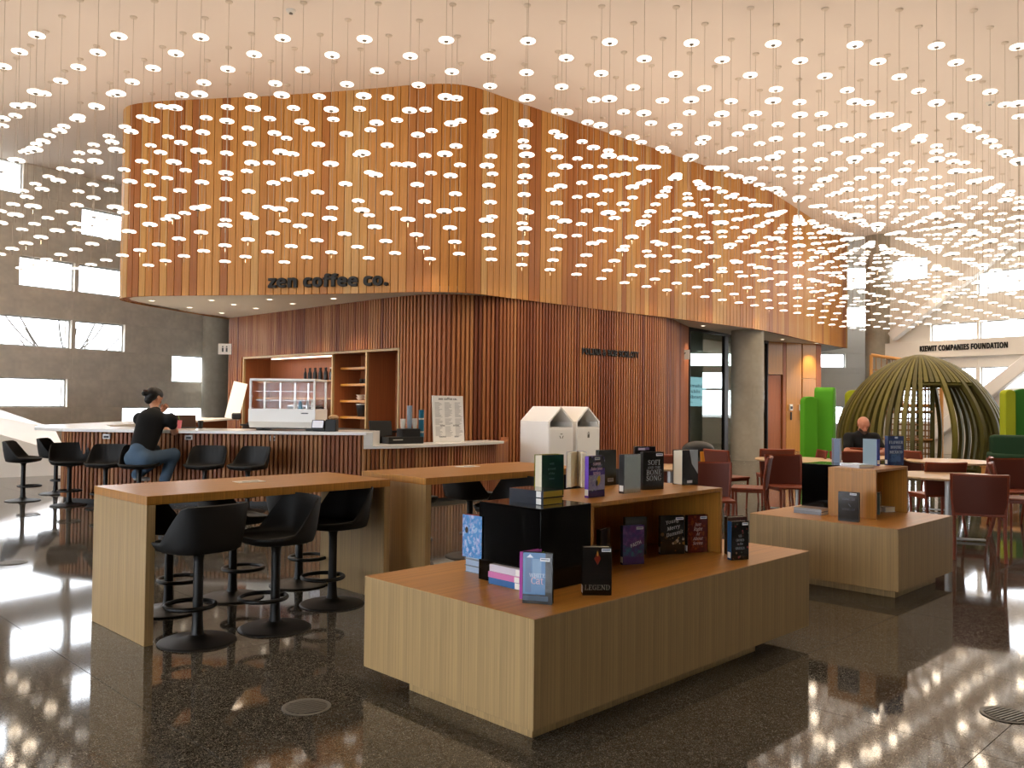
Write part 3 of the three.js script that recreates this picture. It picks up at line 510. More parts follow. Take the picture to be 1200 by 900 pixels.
// printed fronts need uv over the whole board
function frontUV(o, flip) { const f = o.children.find((c) => c.name === 'front_cover'), g = f.geometry.clone(); g.computeBoundingBox(); const bb = g.boundingBox, p = g.attributes.position, uv = new Float32Array(p.count * 2); for (let i = 0; i < p.count; i++) { uv[i * 2] = (p.getX(i) - bb.min.x) / (bb.max.x - bb.min.x); uv[i * 2 + 1] = (p.getY(i) - bb.min.y) / (bb.max.y - bb.min.y); } g.setAttribute('uv', new THREE.BufferAttribute(uv, 2)); f.geometry = g; return o; }
function standing(label, px, py, h, yaw, opts, group) { const [x, z] = G(px, py, h); return frontUV(book(label, [x, h, z], yaw, opts, group)); }
const tops = 'books standing on the long plinth shelf';
standing('green hardback standing ajar behind two stacked books on the black cube', 643, 580, SHELF, R(34), { w: 0.155, t: 0.075, h: 0.232, flip: true, back: plain(0x8a8a20), front: printed((g, w, h) => { g.fillStyle = '#0c3d22'; g.fillRect(0, 0, w, h); lines(g, [['wild', 46], ['ground', 70], ['of the', 92], ['moor', 116]], '#7fa08a', '13px serif', w * 0.45); }) });
standing('pale grey paperback standing fanned open on the long plinth shelf', 676, 571, SHELF, R(82), { w: 0.15, t: 0.06, h: 0.225, ajar: 26, flip: true, front: plain(0xc9cbd6), back: plain(0xc4c6d2) });
standing('purple illustrated novel with a yellow figure standing on the plinth shelf', 697, 582.5, SHELF, R(44), { w: 0.14, t: 0.028, h: 0.232, labelTag: true, back: plain(0x4a2a86), spine: plain(0x6a3fb4), front: printed((g, w, h) => { g.fillStyle = '#120d2a'; g.fillRect(0, 0, w, h * 0.3); g.fillStyle = '#4d3a86'; g.fillRect(0, h * 0.3, w, h * 0.16); g.fillStyle = '#9a94b4'; g.fillRect(0, h * 0.46, w, h * 0.36); noiseFill(g, w, h * 0.85, ['#7d76a8', '#c9c6cf', '#5b4a92'], 60, 8); g.fillStyle = '#2a1d5c'; g.fillRect(0, h * 0.84, w, h * 0.16); g.fillStyle = '#caa81f'; g.beginPath(); g.ellipse(w * 0.6, h * 0.6, 14, 24, 0.4, 0, 7); g.fill(); g.fillStyle = '#211a20'; g.beginPath(); g.ellipse(w * 0.5, h * 0.66, 9, 14, 0, 0, 7); g.fill(); lines(g, [['SUPER', 44], ['fake love', 66], ['SONG', 88]], '#f0c7d8', 'bold 20px sans-serif', w / 2); sticker(g, w, 0.36, 6); }) });
standing('dark green hardback with a barcode back standing behind the purple novel', 710, 568.5, SHELF, R(40), { w: 0.16, t: 0.03, h: 0.228, back: plain(0x18211c), front: printed((g, w, h) => { g.fillStyle = '#1d2a22'; g.fillRect(0, 0, w, h); g.fillStyle = '#c9cdc8'; g.fillRect(w * 0.5, h * 0.8, w * 0.34, h * 0.1); g.fillStyle = '#333'; for (let i = 0; i < 9; i++) g.fillRect(w * 0.53 + i * 4, h * 0.81, 2, h * 0.07); }) });
standing('black book in a silvery reflective jacket standing on the plinth shelf', 738, 577.5, SHELF, R(42), { w: 0.15, t: 0.04, h: 0.228, labelTag: true, back: plain(0x101014), front: P(0xb9c6c6, 0.16, { metalness: 0.75 }) });
standing('black hardback titled Sofi and the Bone Song standing on the plinth shelf', 764, 573.5, SHELF, R(28), { w: 0.158, t: 0.03, h: 0.232, back: plain(0x0a0a0c), front: printed((g, w, h) => { g.fillStyle = '#08090b'; g.fillRect(0, 0, w, h); lines(g, [['SOFI', 66], ['BONE', 116], ['SONG', 146]], '#c9d0d4', '34px serif', w * 0.52); lines(g, [['AND THE', 86]], '#b9c0c4', '18px serif', w * 0.52); sticker(g, w); }) });
standing('dark jacketed book standing behind the bone song hardback', 755, 561.5, SHELF, R(10), { w: 0.15, t: 0.03, h: 0.23, front: printed((g, w, h) => { g.fillStyle = '#14141a'; g.fillRect(0, 0, w, h); g.fillStyle = '#c6b9c8'; g.fillRect(w * 0.16, 8, w * 0.34, 14); g.fillStyle = '#75607f'; g.fillRect(w * 0.5, 6, w * 0.2, 14); }) });
standing('thick black hardback standing ajar at the end of the plinth shelf', 803, 567.5, SHELF, R(36), { w: 0.15, t: 0.085, h: 0.228, flip: true, back: plain(0x0c0c0e), front: printed((g, w, h) => { g.fillStyle = '#0f1214'; g.fillRect(0, 0, w, h); g.fillStyle = '#b9c6cc'; g.beginPath(); g.moveTo(w * 0.45, 0); g.lineTo(w, 0); g.lineTo(w, h * 0.7); g.lineTo(w * 0.6, h * 0.4); g.fill(); g.fillStyle = '#d8dde0'; g.fillRect(w * 0.3, h * 0.87, w * 0.34, h * 0.08); }) });
// two books lying on the black cube
{
  const [cx, cz] = G(636.5, 592.5, SHELF), mid = (dx, dz) => [cx + (dx - dz) * Math.SQRT1_2, cz + (dx + dz) * Math.SQRT1_2];
  for (let k = 0; k < 2; k++) { const [x, z] = mid(0.08, 0); book(k ? 'upper of two dark books with yellow page edges lying on the black cube' : 'lower of two dark books with yellow page edges lying on the black cube', [x, SHELF + k * 0.037, z], R(45), { w: 0.16, h: 0.245, t: 0.036, lie: 1, pageMat: M(0xd9b23a, 0.6), front: plain(0x3a3a38, 0.1), back: plain(0x101318), spine: plain(0x0e1a2c), labelTag: true }); }
}
const inside = 'books inside the open plinth shelf';
standing('pink and blue cloudy novel titled Faith inside the open shelf', 741, 661, LEDGE, R(22), { w: 0.142, t: 0.03, h: 0.228, labelTag: true, back: plain(0x3a3f6a), front: printed((g, w, h) => { g.fillStyle = '#4a3a7a'; g.fillRect(0, 0, w, h); noiseFill(g, w, h * 0.55, ['#7a3f86', '#5b2f78', '#8e5a9a'], 90, 20); g.save(); g.beginPath(); g.rect(0, h * 0.5, w, h * 0.3); g.clip(); noiseFill(g, w, h, ['#2c6f86', '#3a8a96', '#3d5f92'], 120, 20); g.restore(); g.save(); g.translate(w * 0.62, h * 0.52); g.rotate(-0.3); lines(g, [['FAITH', 0]], '#f0f2ff', 'bold 24px sans-serif', 0); g.restore(); sticker(g, w); }) });
standing('dark book hidden behind the cloudy pink novel in the open shelf', 744, 650, LEDGE, R(20), { w: 0.15, t: 0.03, h: 0.235, front: plain(0x17171c) });
standing('slim black book tucked at the inner end of the open shelf', 707, 664, LEDGE, R(60), { w: 0.14, t: 0.025, h: 0.22, front: plain(0x14161a) });
standing('black novel with white brush script and gold dots inside the open shelf', 787, 649, LEDGE, R(16), { w: 0.165, t: 0.03, h: 0.24, labelTag: true, front: printed((g, w, h) => { g.fillStyle = '#14110e'; g.fillRect(0, 0, w, h); for (let i = 0; i < 16; i++) { g.fillStyle = ['#a5763a', '#7d6a4a', '#b7a58a', '#5a4a2c'][i % 4]; g.beginPath(); g.arc(rnd() * w, h * (0.45 + 0.5 * rnd()), rr(3, 10), 0, 7); g.fill(); } g.save(); g.translate(w * 0.52, h * 0.32); g.rotate(-0.22); lines(g, [['Young', -26], ['Merry', 6], ['Dammit', 36]], '#e8e6e0', 'italic 24px serif', 0); g.restore(); sticker(g, w); }) });
standing('red and orange novel with white script inside the open shelf', 816, 647, LEDGE, R(22), { w: 0.15, t: 0.03, h: 0.238, labelTag: true, front: printed((g, w, h) => { g.fillStyle = '#5c1d16'; g.fillRect(0, 0, w, h); noiseFill(g, w, h, ['#7d2a1c', '#43120f', '#8a4a22', '#b4601e'], 80, 14); lines(g, [['Just', 56], ['Right', 80], ['At', 104], ['About', 128], ['Seven', 152]], '#ecd9d4', 'italic 22px serif', w * 0.5); sticker(g, w); }) });
standing('black novel titled Legend with a red emblem on the plinth ledge', 699, 696.5, LEDGE, R(6), { w: 0.142, t: 0.04, h: 0.236, labelTag: true, ajar: 7, front: printed((g, w, h) => { g.fillStyle = '#0b0807'; g.fillRect(0, 0, w, h); g.fillStyle = '#7c2414'; g.beginPath(); g.moveTo(w * 0.5, 16); g.lineTo(w * 0.62, 46); g.lineTo(w * 0.5, 72); g.lineTo(w * 0.38, 46); g.fill(); g.fillStyle = '#c98a3a'; g.fillRect(w * 0.48, 14, 6, 22); noiseFill(g, w, h * 0.8, ['#2a0d08', '#3a120a'], 50, 12); lines(g, [['LEGEND', 170]], '#8a8478', '28px serif', w * 0.5); sticker(g, w, 0.64, 6); }) });
standing('blue novel titled White Cat leaning out on the plinth ledge', 630.5, 707, LEDGE, R(-14), { w: 0.142, t: 0.03, h: 0.238, front: printed((g, w, h) => { g.fillStyle = '#0c1018'; g.fillRect(0, 0, w, h); g.fillStyle = '#4a7fb4'; g.fillRect(0, 0, w * 0.76, h * 0.82); g.fillStyle = '#3a689c'; g.fillRect(w * 0.08, h * 0.1, w * 0.2, h * 0.68); g.fillStyle = '#7fa6cc'; g.fillRect(w * 0.32, h * 0.12, w * 0.3, h * 0.4); g.fillStyle = '#4a6076'; g.fillRect(0, h * 0.84, w * 0.86, h * 0.1); g.fillStyle = '#e8f2ff'; g.beginPath(); g.moveTo(w * 0.12, h * 0.1); g.lineTo(w * 0.24, h * 0.03); g.lineTo(w * 0.36, h * 0.1); g.fill(); lines(g, [['WHITE', 92]], '#dfe9f4', '20px serif', w * 0.48); lines(g, [['Cat', 118]], '#f4cdd6', '36px serif', w * 0.48); sticker(g, w, 0.58, 18); }) });
standing('black flowered novel with a blue spine at the end of the plinth ledge', 865, 655.5, LEDGE, R(20), { w: 0.125, t: 0.04, h: 0.235, labelTag: true, spine: plain(0x2c5a8c), front: printed((g, w, h) => { g.fillStyle = '#0a0b0d'; g.fillRect(0, 0, w, h); for (let i = 0; i < 22; i++) { g.fillStyle = ['#5c2420', '#3c4a3a', '#7a5a4a', '#8a3a40'][i % 4]; g.beginPath(); g.arc(rnd() * w, rnd() * h, rr(2, 7), 0, 7); g.fill(); } lines(g, [['SIX', 80], ['CRIMES', 100], ['in the', 118], ['GARDEN', 140]], '#aeb4b8', '16px serif', w * 0.5); sticker(g, w); }) });
standing('dark red book standing behind the black flowered novel', 862, 649, LEDGE, R(14), { w: 0.13, t: 0.05, h: 0.236, front: plain(0x3c0f0f) });
// stack and upright books in front of the black cube
function lying(label, px, py, h, level, t, yaw, opts, group) { const [x, z] = G(px, py, h); const o = book(label, [x, h + level, z], yaw, { w: 0.155, h: 0.235, t, lie: 1, ...opts }, group); return o; }
function spineStack(px, py, list) {                        // near bottom corner of a stack whose spines face left-near and run along b
  const [cx, cz] = G(px, py, LEDGE); let lv = 0;
  for (const [label, t, col, dx] of list) { const a = 0.08 + dx, b = 0; const o = book(label, [cx + (a - b) * Math.SQRT1_2, LEDGE + lv, cz + (a + b) * Math.SQRT1_2], R(45), { w: 0.155, h: 0.24, t, lie: 1, front: plain(col, 0.3), back: plain(col), spine: plain(col), labelTag: true }); lv += t + 0.0004; }
}
spineStack(611, 692.5, [['blue book lying lowest in the stack against the black cube', 0.034, 0x3a6ea8, 0], ['pink book lying in the middle of the stack by the black cube', 0.03, 0xd880b8, -0.004], ['white and black book lying on the stack by the black cube', 0.036, 0xd9d2dc, 0.006]]);
for (const [label, a, b, c, t] of [['magenta book standing on end beside the black cube', 0.3, 0.31, 0xb04aa4, 0.022], ['green book standing on end behind the blue cat novel', 0.3, 0.275, 0x7da62e, 0.02], ['yellow book standing on end behind the blue cat novel', 0.31, 0.24, 0xd8cc86, 0.026]]) { const [x, z] = ab(C1, a, b); book(label, [x, LEDGE, z], R(45), { w: 0.13, t, h: c === 0xb04aa4 ? 0.225 : c === 0x7da62e ? 0.215 : 0.195, front: plain(c, 0.35), back: plain(c), spine: plain(c) }); }
{
  const [cx, cz] = G(564, 675.5, LEDGE); let lv = 0;
  for (const [label, c] of [['grey book lying lowest in the stack behind the black cube', 0x8f959c], ['slate book lying in the middle of the stack behind the black cube', 0x7d858f], ['silver book lying topmost in the stack behind the black cube', 0xa4abb2]]) { book(label, [cx + 0.16 * Math.SQRT1_2, LEDGE + lv, cz + 0.03], R(45), { w: 0.15, h: 0.225, t: 0.036, lie: 1, front: plain(c), back: plain(c), spine: plain(c), flip: true, pageMat: M(0x9fb4cc, 0.7) }); lv += 0.0364; }
  const [x, z] = G(555, 653, LEDGE + lv);
  frontUV(book('blue and white illustrated novel standing on the stack behind the black cube', [x, LEDGE + lv, z], R(-40), { w: 0.14, t: 0.03, h: 0.225, back: plain(0xa02c34), front: printed((g, w, h) => { g.fillStyle = '#5d9ad6'; g.fillRect(0, 0, w, h); noiseFill(g, w, h, ['#e8ecf6', '#b9b4e0', '#3d7cc4', '#d6d2f0'], 120, 16); g.fillStyle = '#3a3430'; g.beginPath(); g.ellipse(w * 0.22, h * 0.36, 10, 14, 0, 0, 7); g.fill(); }) }));
}
// books of the square plinth
standing('pale blue fanned paperback standing on the square plinth black cube', 980.5, 541.5, SHELF, R(70), { w: 0.14, t: 0.05, h: 0.225, ajar: 16, front: plain(0x9fb2cc), back: plain(0x8fa0b8), spine: plain(0x7d8ea8) });
standing('blue spined book standing edge on upon the square plinth shelf', 1021, 545, SHELF, R(-62), { w: 0.15, t: 0.04, h: 0.235, labelTag: true, flip: true, front: plain(0x8fa8b4), back: plain(0x2c3f8a), spine: plain(0x3448a0) });
standing('navy cookbook titled Flower House Mexico standing on the square plinth', 1048, 545, SHELF, R(14), { w: 0.165, t: 0.045, h: 0.262, labelTag: true, flip: false, back: plain(0x18264c), spine: plain(0x20346a), front: printed((g, w, h) => { g.fillStyle = '#1a2f5c'; g.fillRect(0, 0, w, h); g.fillStyle = '#3a5a84'; g.fillRect(w * 0.2, h * 0.62, w * 0.6, h * 0.26); noiseFill(g, w, h, ['#24406e', '#16284c', '#3d5e8a'], 90, 12); lines(g, [['FLOWER', 50], ['HOUSE', 82], ['MEXICO', 114]], '#c6d2da', 'bold 25px serif', w * 0.5); g.fillStyle = '#c9d6e4'; g.fillRect(w * 0.42, 4, w * 0.2, 12); }) });
lying('pale blue book lying flat on the square plinth shelf edge', 1016, 548.5, SHELF, 0, 0.028, R(18), { front: plain(0xb4bfd0), back: plain(0x4a5fa0), spine: plain(0xd8dce4) });
standing('black book with faint silver title leaning on the square plinth side', 995, 611, LEDGE, R(-40), { w: 0.165, t: 0.03, h: 0.24, labelTag: true, front: printed((g, w, h) => { g.fillStyle = '#0b0b0c'; g.fillRect(0, 0, w, h); lines(g, [['SONG OF', 54], ['SONG OF', 120]], '#6f7278', '20px sans-serif', w * 0.5); g.strokeStyle = '#9a9ca0'; g.lineWidth = 2; g.beginPath(); g.moveTo(w * 0.5, 76); g.lineTo(w * 0.6, 94); g.stroke(); sticker(g, w, 0.56, 6); }) });
{ const [cx, cz] = G(950, 603, LEDGE); for (let k = 0; k < 2; k++) book(k ? 'patterned book lying on the grey book at the square plinth black cube' : 'grey book lying flat in front of the square plinth black cube', [cx + 0.13, LEDGE + k * 0.026, cz], R(45), { w: 0.17, h: 0.25, t: 0.025, lie: 1, front: plain(k ? 0xb49a86 : 0x8a8e94), back: plain(0x7d8288), spine: plain(k ? 0x9aa0a8 : 0x8a9098) }); }
standing('silver teal book standing inside the square plinth open shelf', 1030, 602, LEDGE, R(60), { w: 0.14, t: 0.03, h: 0.19, front: plain(0x7a9a9c), back: plain(0x5a7a7c) });
lying('white book lying inside the square plinth open shelf', 1046, 600, LEDGE, 0, 0.045, R(20), { front: plain(0xd8d6d0), back: plain(0xcac8c2), spine: plain(0xdad8d2) });
// ---------------------------------------------------------------- cafe counter
{
  const o = thing('cafe_counter', 'curved cafe bar faced with upright cedar slats', 'counter');
  const frontPts = [[-6.75, 20.0], [-6.72, 16], [-6.7, 13.3], [-6.66, 12.8], [-6.5, 12.5], [-6.15, 12.32], [-4.4, 12.2], [-2.1, 12.2]], lowPts = [[-2.1, 12.2], [-1.75, 12.35], [-1.2, 12.8], [-0.65, 13.4], [-0.28, 14.0], [-0.12, 14.8], [-0.1, 16.55]];
  const run = (pts, h) => { const path = spaced(pts, 0.062); part(o, 'counter_core', ribbon(spaced(pts, 0.15), 0.1, 0.06, h, 1), mat.backing); const g = slatGeo(0.041, h - 0.07, 0.045, 0.003); let m = counterSlatMats[0]; path.forEach((p) => { if (rnd() > 0.4) m = counterSlatMats[Math.floor(rnd() * 4)]; part(o, 'slat', g, m, [p.x + p.tz * 0.022, 0.07, -(p.z - p.tx * 0.022)], [0, Math.atan2(p.tz, p.tx), 0]); }); part(o, 'kick_board', ribbon(spaced(pts, 0.2), 0.02, 0, 0.07, 1), mat.black); };
  run(frontPts, 1.03); run(lowPts, 0.84);
  const w = thing('countertop', 'white stone bar top following the curved cafe counter', 'countertop');
  part(w, 'top_slab', slab([[-7.35, 20.2], [-7.4, 14.2], [-7.33, 13.3], [-7.0, 12.55], [-6.35, 12.12], [-4.4, 11.95], [-2.02, 11.92], [-2.02, 12.78], [-4.4, 12.82], [-6.1, 13.1], [-6.45, 13.6], [-6.5, 20.2]], 1.03, 1.075, 0.004), mat.whiteGloss);
  const s = thing('service_shelf', 'lower white service shelf wrapping the end of the cafe counter', 'shelf');
  part(s, 'shelf_board', slab([[-2.06, 11.92], [-1.6, 12.15], [-0.95, 12.85], [-0.4, 13.5], [-0.12, 13.92], [-0.4, 14.2], [-1.2, 13.25], [-1.72, 12.72], [-2.06, 12.6]], 0.84, 0.885, 0.004), mat.whiteGloss);
  part(s, 'end_block', slab([[-2.06, 11.92], [-1.94, 11.97], [-1.94, 12.6], [-2.06, 12.6]], 0.885, 1.075, 0.004), mat.whiteGloss);
  for (const px of [125, 221.5, 321]) { const [x, , z] = D(px, 510.5, 12.17), u = thing('power_outlet', 'small white power outlet on the slats under the bar top', 'outlet', [x, 0.93, z], 0, 'outlets under the bar top'); part(u, 'cover_plate', rbox(0.11, 0.07, 0.03, 0.006), mat.white, [0, 0.035, 0]); part(u, 'socket', rbox(0.07, 0.03, 0.006, 0.002), mat.frame, [0, 0.03, 0.016]); }
  // back bar inner worktop that runs along the slat wall
  const b = thing('back_worktop', 'dark worktop along the slat wall behind the bar', 'worktop'); part(b, 'worktop_slab', slab([[-6.35, 20.0], [-2.6, 16.2], [-2.2, 16.6], [-6.0, 20.45]].map(([x, z]) => [x, z]), 0.9, 0.94), mat.black); part(b, 'carcass', slab([[-6.3, 20.02], [-2.6, 16.27], [-2.25, 16.6], [-6.0, 20.4]], 0, 0.9), mat.brown);
}
const TOP = 1.075, onBar = (px, z, y = TOP) => { const [x] = D(px, 500, z); return [x, y, z]; };
// refrigerated display case
{
  const o = thing('pastry_case', 'white refrigerated glass pastry case on the bar top', 'display case', onBar(338, 12.42), R(-3)), w = 0.95, h = 0.74, d = 0.62;
  const side = new THREE.Shape([[0.02, 0.06], [d - 0.04, 0.06], [d, 0.14], [d, 0.3], [d, h], [0, h], [0, 0.06]].map((p) => new THREE.Vector2(p[0] - d / 2, p[1])));
  const baseShape = new THREE.Shape([[0.0, 0.05], [d - 0.05, 0.05], [d, 0.13], [d, 0.3], [0, 0.3]].map((p) => new THREE.Vector2(p[0] - d / 2, p[1])));
  const bg = new THREE.ExtrudeGeometry(baseShape, { depth: w, bevelEnabled: true, bevelSize: 0.008, bevelThickness: 0.008, bevelSegments: 2 }); bg.rotateY(-Math.PI / 2); bg.translate(w / 2, 0, 0); part(o, 'cabinet_base', bg, mat.whiteGloss);
  part(o, 'top_panel', rbox(w, 0.035, d, 0.01), mat.whiteGloss, [0, h - 0.018, 0]);
  for (const x of [-w / 2 + 0.015, w / 2 - 0.015]) { for (const z of [-d / 2 + 0.015, d / 2 - 0.015]) part(o, 'corner_post', rbox(0.03, h - 0.33, 0.03, 0.005), mat.whiteGloss, [x, 0.3 + (h - 0.33) / 2, z]); part(o, 'side_pane', rbox(0.006, h - 0.34, d - 0.07, 0.001), mat.glassCase, [x, 0.3 + (h - 0.34) / 2, 0]); }
  part(o, 'front_pane', rbox(w - 0.07, h - 0.34, 0.006, 0.001), mat.glassCase, [0, 0.3 + (h - 0.34) / 2, d / 2 - 0.012]);
  part(o, 'back_pane', rbox(w - 0.07, h - 0.34, 0.006, 0.001), mat.glassCase, [0, 0.3 + (h - 0.34) / 2, -d / 2 + 0.012]);
  for (const y of [0.43, 0.56]) part(o, 'wire_shelf', merge([...Array(14)].map((_, i) => moved(rbox(0.004, 0.004, d * 0.7, 0.001), -w * 0.43 + i * w * 0.066, y, 0)).concat([-0.2, 0.2].map((z) => moved(rbox(w * 0.88, 0.006, 0.006, 0.001), 0, y, z)))), mat.steel);
  for (const x of [-0.2, 0.02, 0.22]) part(o, 'shelf_upright', rbox(0.02, h - 0.36, 0.012, 0.002), mat.steel, [x, 0.31 + (h - 0.36) / 2, -0.22]);
  for (const x of [-0.36, 0.36]) part(o, 'case_foot', rbox(0.1, 0.05, 0.4, 0.01), mat.frame, [x, 0.025, 0]);
  part(o, 'base_grille', rbox(0.6, 0.03, 0.3, 0.004), mat.black, [0, 0.035, 0.05]);
  part(o, 'maker_badge', rbox(0.1, 0.014, 0.003, 0.001), mat.darkSteel, [0.33, 0.25, d / 2 + 0.008]);
  for (let k = 0; k < 4; k++) { const q = thing('juice_bottle', 'small clear bottle inside the pastry case', 'bottle', [0, 0, 0], 0, 'bottles inside the pastry case'); q.position.copy(o.localToWorld(new THREE.Vector3(0.08 + k * 0.09, 0.304, -0.05 + 0.05 * (k % 2)))); part(q, 'body', lathe([[0, 0], [0.025, 0], [0.028, 0.01], [0.028, 0.08], [0.012, 0.11], [0.012, 0.125]], 14), [mat.dish, mat.teal, mat.steel, mat.dish][k]); part(q, 'cap', cyl(0.014, 0.014, 0.016, 12), mat.white, [0, 0.132, 0]); }
}
// tablet till and napkin box next to the case
{
  const t = thing('payment_tablet', 'small white screened tablet on a black stand beside the pastry case', 'tablet', onBar(374, 12.03), R(-6));
  part(t, 'stand', rbox(0.2, 0.15, 0.12, 0.02), mat.black, [0, 0.075, -0.04]); const s = part(t, 'bezel', rbox(0.18, 0.13, 0.014, 0.006), mat.black, [0, 0.1, 0.05], [-0.35, 0, 0]);
  part(s, 'screen', rbox(0.155, 0.105, 0.002, 0.0005), new THREE.MeshStandardMaterial({ color: 0xffffff, map: coverTex((g, w, h) => { g.fillStyle = '#eef0f6'; g.fillRect(0, 0, w, h); g.fillStyle = '#7a6fb4'; g.fillRect(w * 0.1, h * 0.2, w * 0.22, h * 0.5); g.fillStyle = '#d07a86'; g.fillRect(w * 0.5, h * 0.15, w * 0.3, h * 0.5); }, 64, 48), emissive: 0xdfe4ff, emissiveIntensity: 0.25, roughness: 0.2 }), [0, 0, 0.008]);
  const n = thing('napkin_box', 'black napkin box with a crumpled paper bag on top beside the tablet', 'box', onBar(389, 12.06), 0); part(n, 'box', rbox(0.15, 0.17, 0.18, 0.01), mat.black, [0, 0.085, 0]); part(n, 'paper_bag', (() => { const g = new THREE.IcosahedronGeometry(0.07, 2), p = g.attributes.position; for (let i = 0; i < p.count; i++) p.setXYZ(i, p.getX(i) * rr(0.9, 1.15), p.getY(i) * 0.5, p.getZ(i) * rr(0.8, 1.05)); g.computeVertexNormals(); return g; })(), M(0xd8b48a, 0.9), [0.02, 0.2, 0]);
}
// menu board leaning at the back arm, laptop, cups
{
  const m = thing('menu_poster', 'tall white menu poster leaning at the slat wall end of the bar', 'menu', onBar(274, 18.9), R(18)); part(m, 'panel', rbox(0.3, 0.84, 0.012, 0.002), mat.paper, [0.04, 0.41, -0.05], [-0.18, 0, -0.22]); part(m, 'holder', rbox(0.2, 0.14, 0.2, 0.03), mat.black, [0.05, 0.07, 0.12]);
  const b = thing('water_bottle', 'dark water bottle standing on the bar before the woman', 'bottle', onBar(200.5, 12.7)); part(b, 'body', lathe([[0, 0], [0.036, 0], [0.038, 0.02], [0.038, 0.14], [0.02, 0.18]], 18), M(0x3a4a30, 0.3)); part(b, 'cap', cyl(0.024, 0.024, 0.05, 14), mat.black, [0, 0.2, 0]);
  const c = thing('pink_cup', 'pink iced drink cup on the bar before the woman', 'cup', onBar(209.5, 12.58)); part(c, 'cup_body', lathe([[0, 0], [0.032, 0], [0.045, 0.12], [0.043, 0.12], [0.03, 0.005], [0, 0.005]], 20), mat.pink); part(c, 'straw', cyl(0.004, 0.004, 0.12, 8), M(0x6a9a4a, 0.5), [0.01, 0.13, 0], [0, 0, 0.3]);
  const l = thing('laptop', 'open brown laptop on the bar before the woman', 'laptop', onBar(219, 12.78), R(30)); part(l, 'keyboard_deck', rbox(0.3, 0.014, 0.21, 0.004), mat.darkSteel, [0, 0.007, 0]); part(l, 'lid', rbox(0.3, 0.2, 0.008, 0.003), mat.brown, [0, 0.1, -0.13], [-0.35, 0, 0]);
  const k = thing('coffee_cup', 'black takeaway coffee cup standing alone on the bar', 'cup', onBar(235, 12.75)); part(k, 'cup_body', lathe([[0, 0], [0.03, 0], [0.04, 0.1], [0, 0.1]], 20), mat.black); part(k, 'lid', lathe([[0.042, 0.098], [0.043, 0.106], [0.03, 0.116], [0, 0.116]], 20), mat.black);
}
// things on the lower service shelf
{
  const y = 0.885, pos = (px, z) => { const [x] = D(px, 510, z); return [x, y, z]; };
  const r = thing('condiment_rack', 'black condiment rack with cup sleeves and lids on the service shelf', 'rack', pos(472, 12.72), R(35)); part(r, 'tray', rbox(0.58, 0.1, 0.24, 0.01), mat.black, [0, 0.05, 0]); part(r, 'bin', rbox(0.3, 0.2, 0.2, 0.01), mat.black, [0.1, 0.12, -0.01]); part(r, 'front_print', rbox(0.16, 0.012, 0.002, 0.0005), mat.dish, [-0.14, 0.06, 0.121]);
  const cup = (label, dx, h, m, n) => { const v = new THREE.Vector3(dx, 0.2, 0).applyMatrix4(new THREE.Matrix4().makeRotationY(R(35))), p = pos(472, 12.72); const o = thing('cup_stack', label, 'cups', [p[0] + v.x, y + 0.221, p[2] - v.z]); for (let k = 0; k < n; k++) part(o, 'cup', lathe([[0, 0], [0.028, 0], [0.04, 0.09], [0.038, 0.09], [0.026, 0.004], [0, 0.004]].map(([a, b]) => [a, b + k * h]), 18), m); };
  cup('short stack of clear plastic cups on the condiment rack', 0.0, 0.018, mat.dish, 4); cup('tall stack of blue banded paper cups on the condiment rack', 0.11, 0.018, M(0x8fa0b0, 0.4), 15); cup('stack of small white lids on the condiment rack', 0.2, 0.012, mat.dish, 6);
  const q = pos(493.5, 13.0), tl = thing('blue_cup_stack', 'tall stack of deep blue paper cups beside the menu board', 'cups', q); for (let k = 0; k < 17; k++) part(tl, 'cup', lathe([[0, 0], [0.03, 0], [0.042, 0.1], [0.04, 0.1], [0, 0.1]].map(([a, b]) => [a, b + k * 0.025]), 18), k % 8 === 3 ? mat.dish : mat.teal);
  const t = thing('till_screen', 'black slanted till screen behind the service shelf', 'till', [...(() => { const [x] = D(446, 500, 12.75); return [x, y, 12.75]; })()], R(20)); part(t, 'stand', rbox(0.12, 0.12, 0.12, 0.01), mat.black, [0, 0.06, 0]); part(t, 'screen_back', rbox(0.34, 0.24, 0.02, 0.006), mat.black, [0, 0.22, 0], [-0.4, 0, 0]);
  const m = thing('menu_board', 'white printed menu board standing on the service shelf', 'menu', pos(525, 13.35), R(38)), tex = coverTex((g, w, h) => { g.fillStyle = '#f3f1ec'; g.fillRect(0, 0, w, h); lines(g, [['zen coffee co.', 22]], '#222', 'bold 18px sans-serif', w / 2); g.fillStyle = '#8a8a88'; for (let i = 0; i < 36; i++) { const yy = 36 + i * 5.4; if (i === 16 || i === 24) continue; for (const x of [14, 74, 138]) g.fillRect(x, yy, 22 + 26 * hash(i, x), 1.6); } lines(g, [['FOOD', 170], ['DRINKS', 232]], '#222', 'bold 11px sans-serif', w * 0.3); lines(g, [['EXTRAS', 170], ['MILK', 232]], '#222', 'bold 11px sans-serif', w * 0.75); }, 192, 256);
  const board = part(m, 'board', rbox(0.58, 0.72, 0.012, 0.002), mat.paper, [0, 0.36, 0], [-0.08, 0, 0]); const pg = new THREE.PlaneGeometry(0.57, 0.71); part(board, 'menu_print', pg, M(0xffffff, 0.6, { map: tex }), [0, 0, 0.0068]);
  const c = thing('counter_card', 'small cream card stand in front of the menu board', 'card', pos(512, 13.02), R(30)); part(c, 'card', rbox(0.09, 0.1, 0.006, 0.001), mat.paper, [0, 0.05, 0], [-0.3, 0, 0.2]); part(c, 'foot', rbox(0.07, 0.01, 0.05, 0.002), mat.dish, [0, 0.005, 0.01]);
}
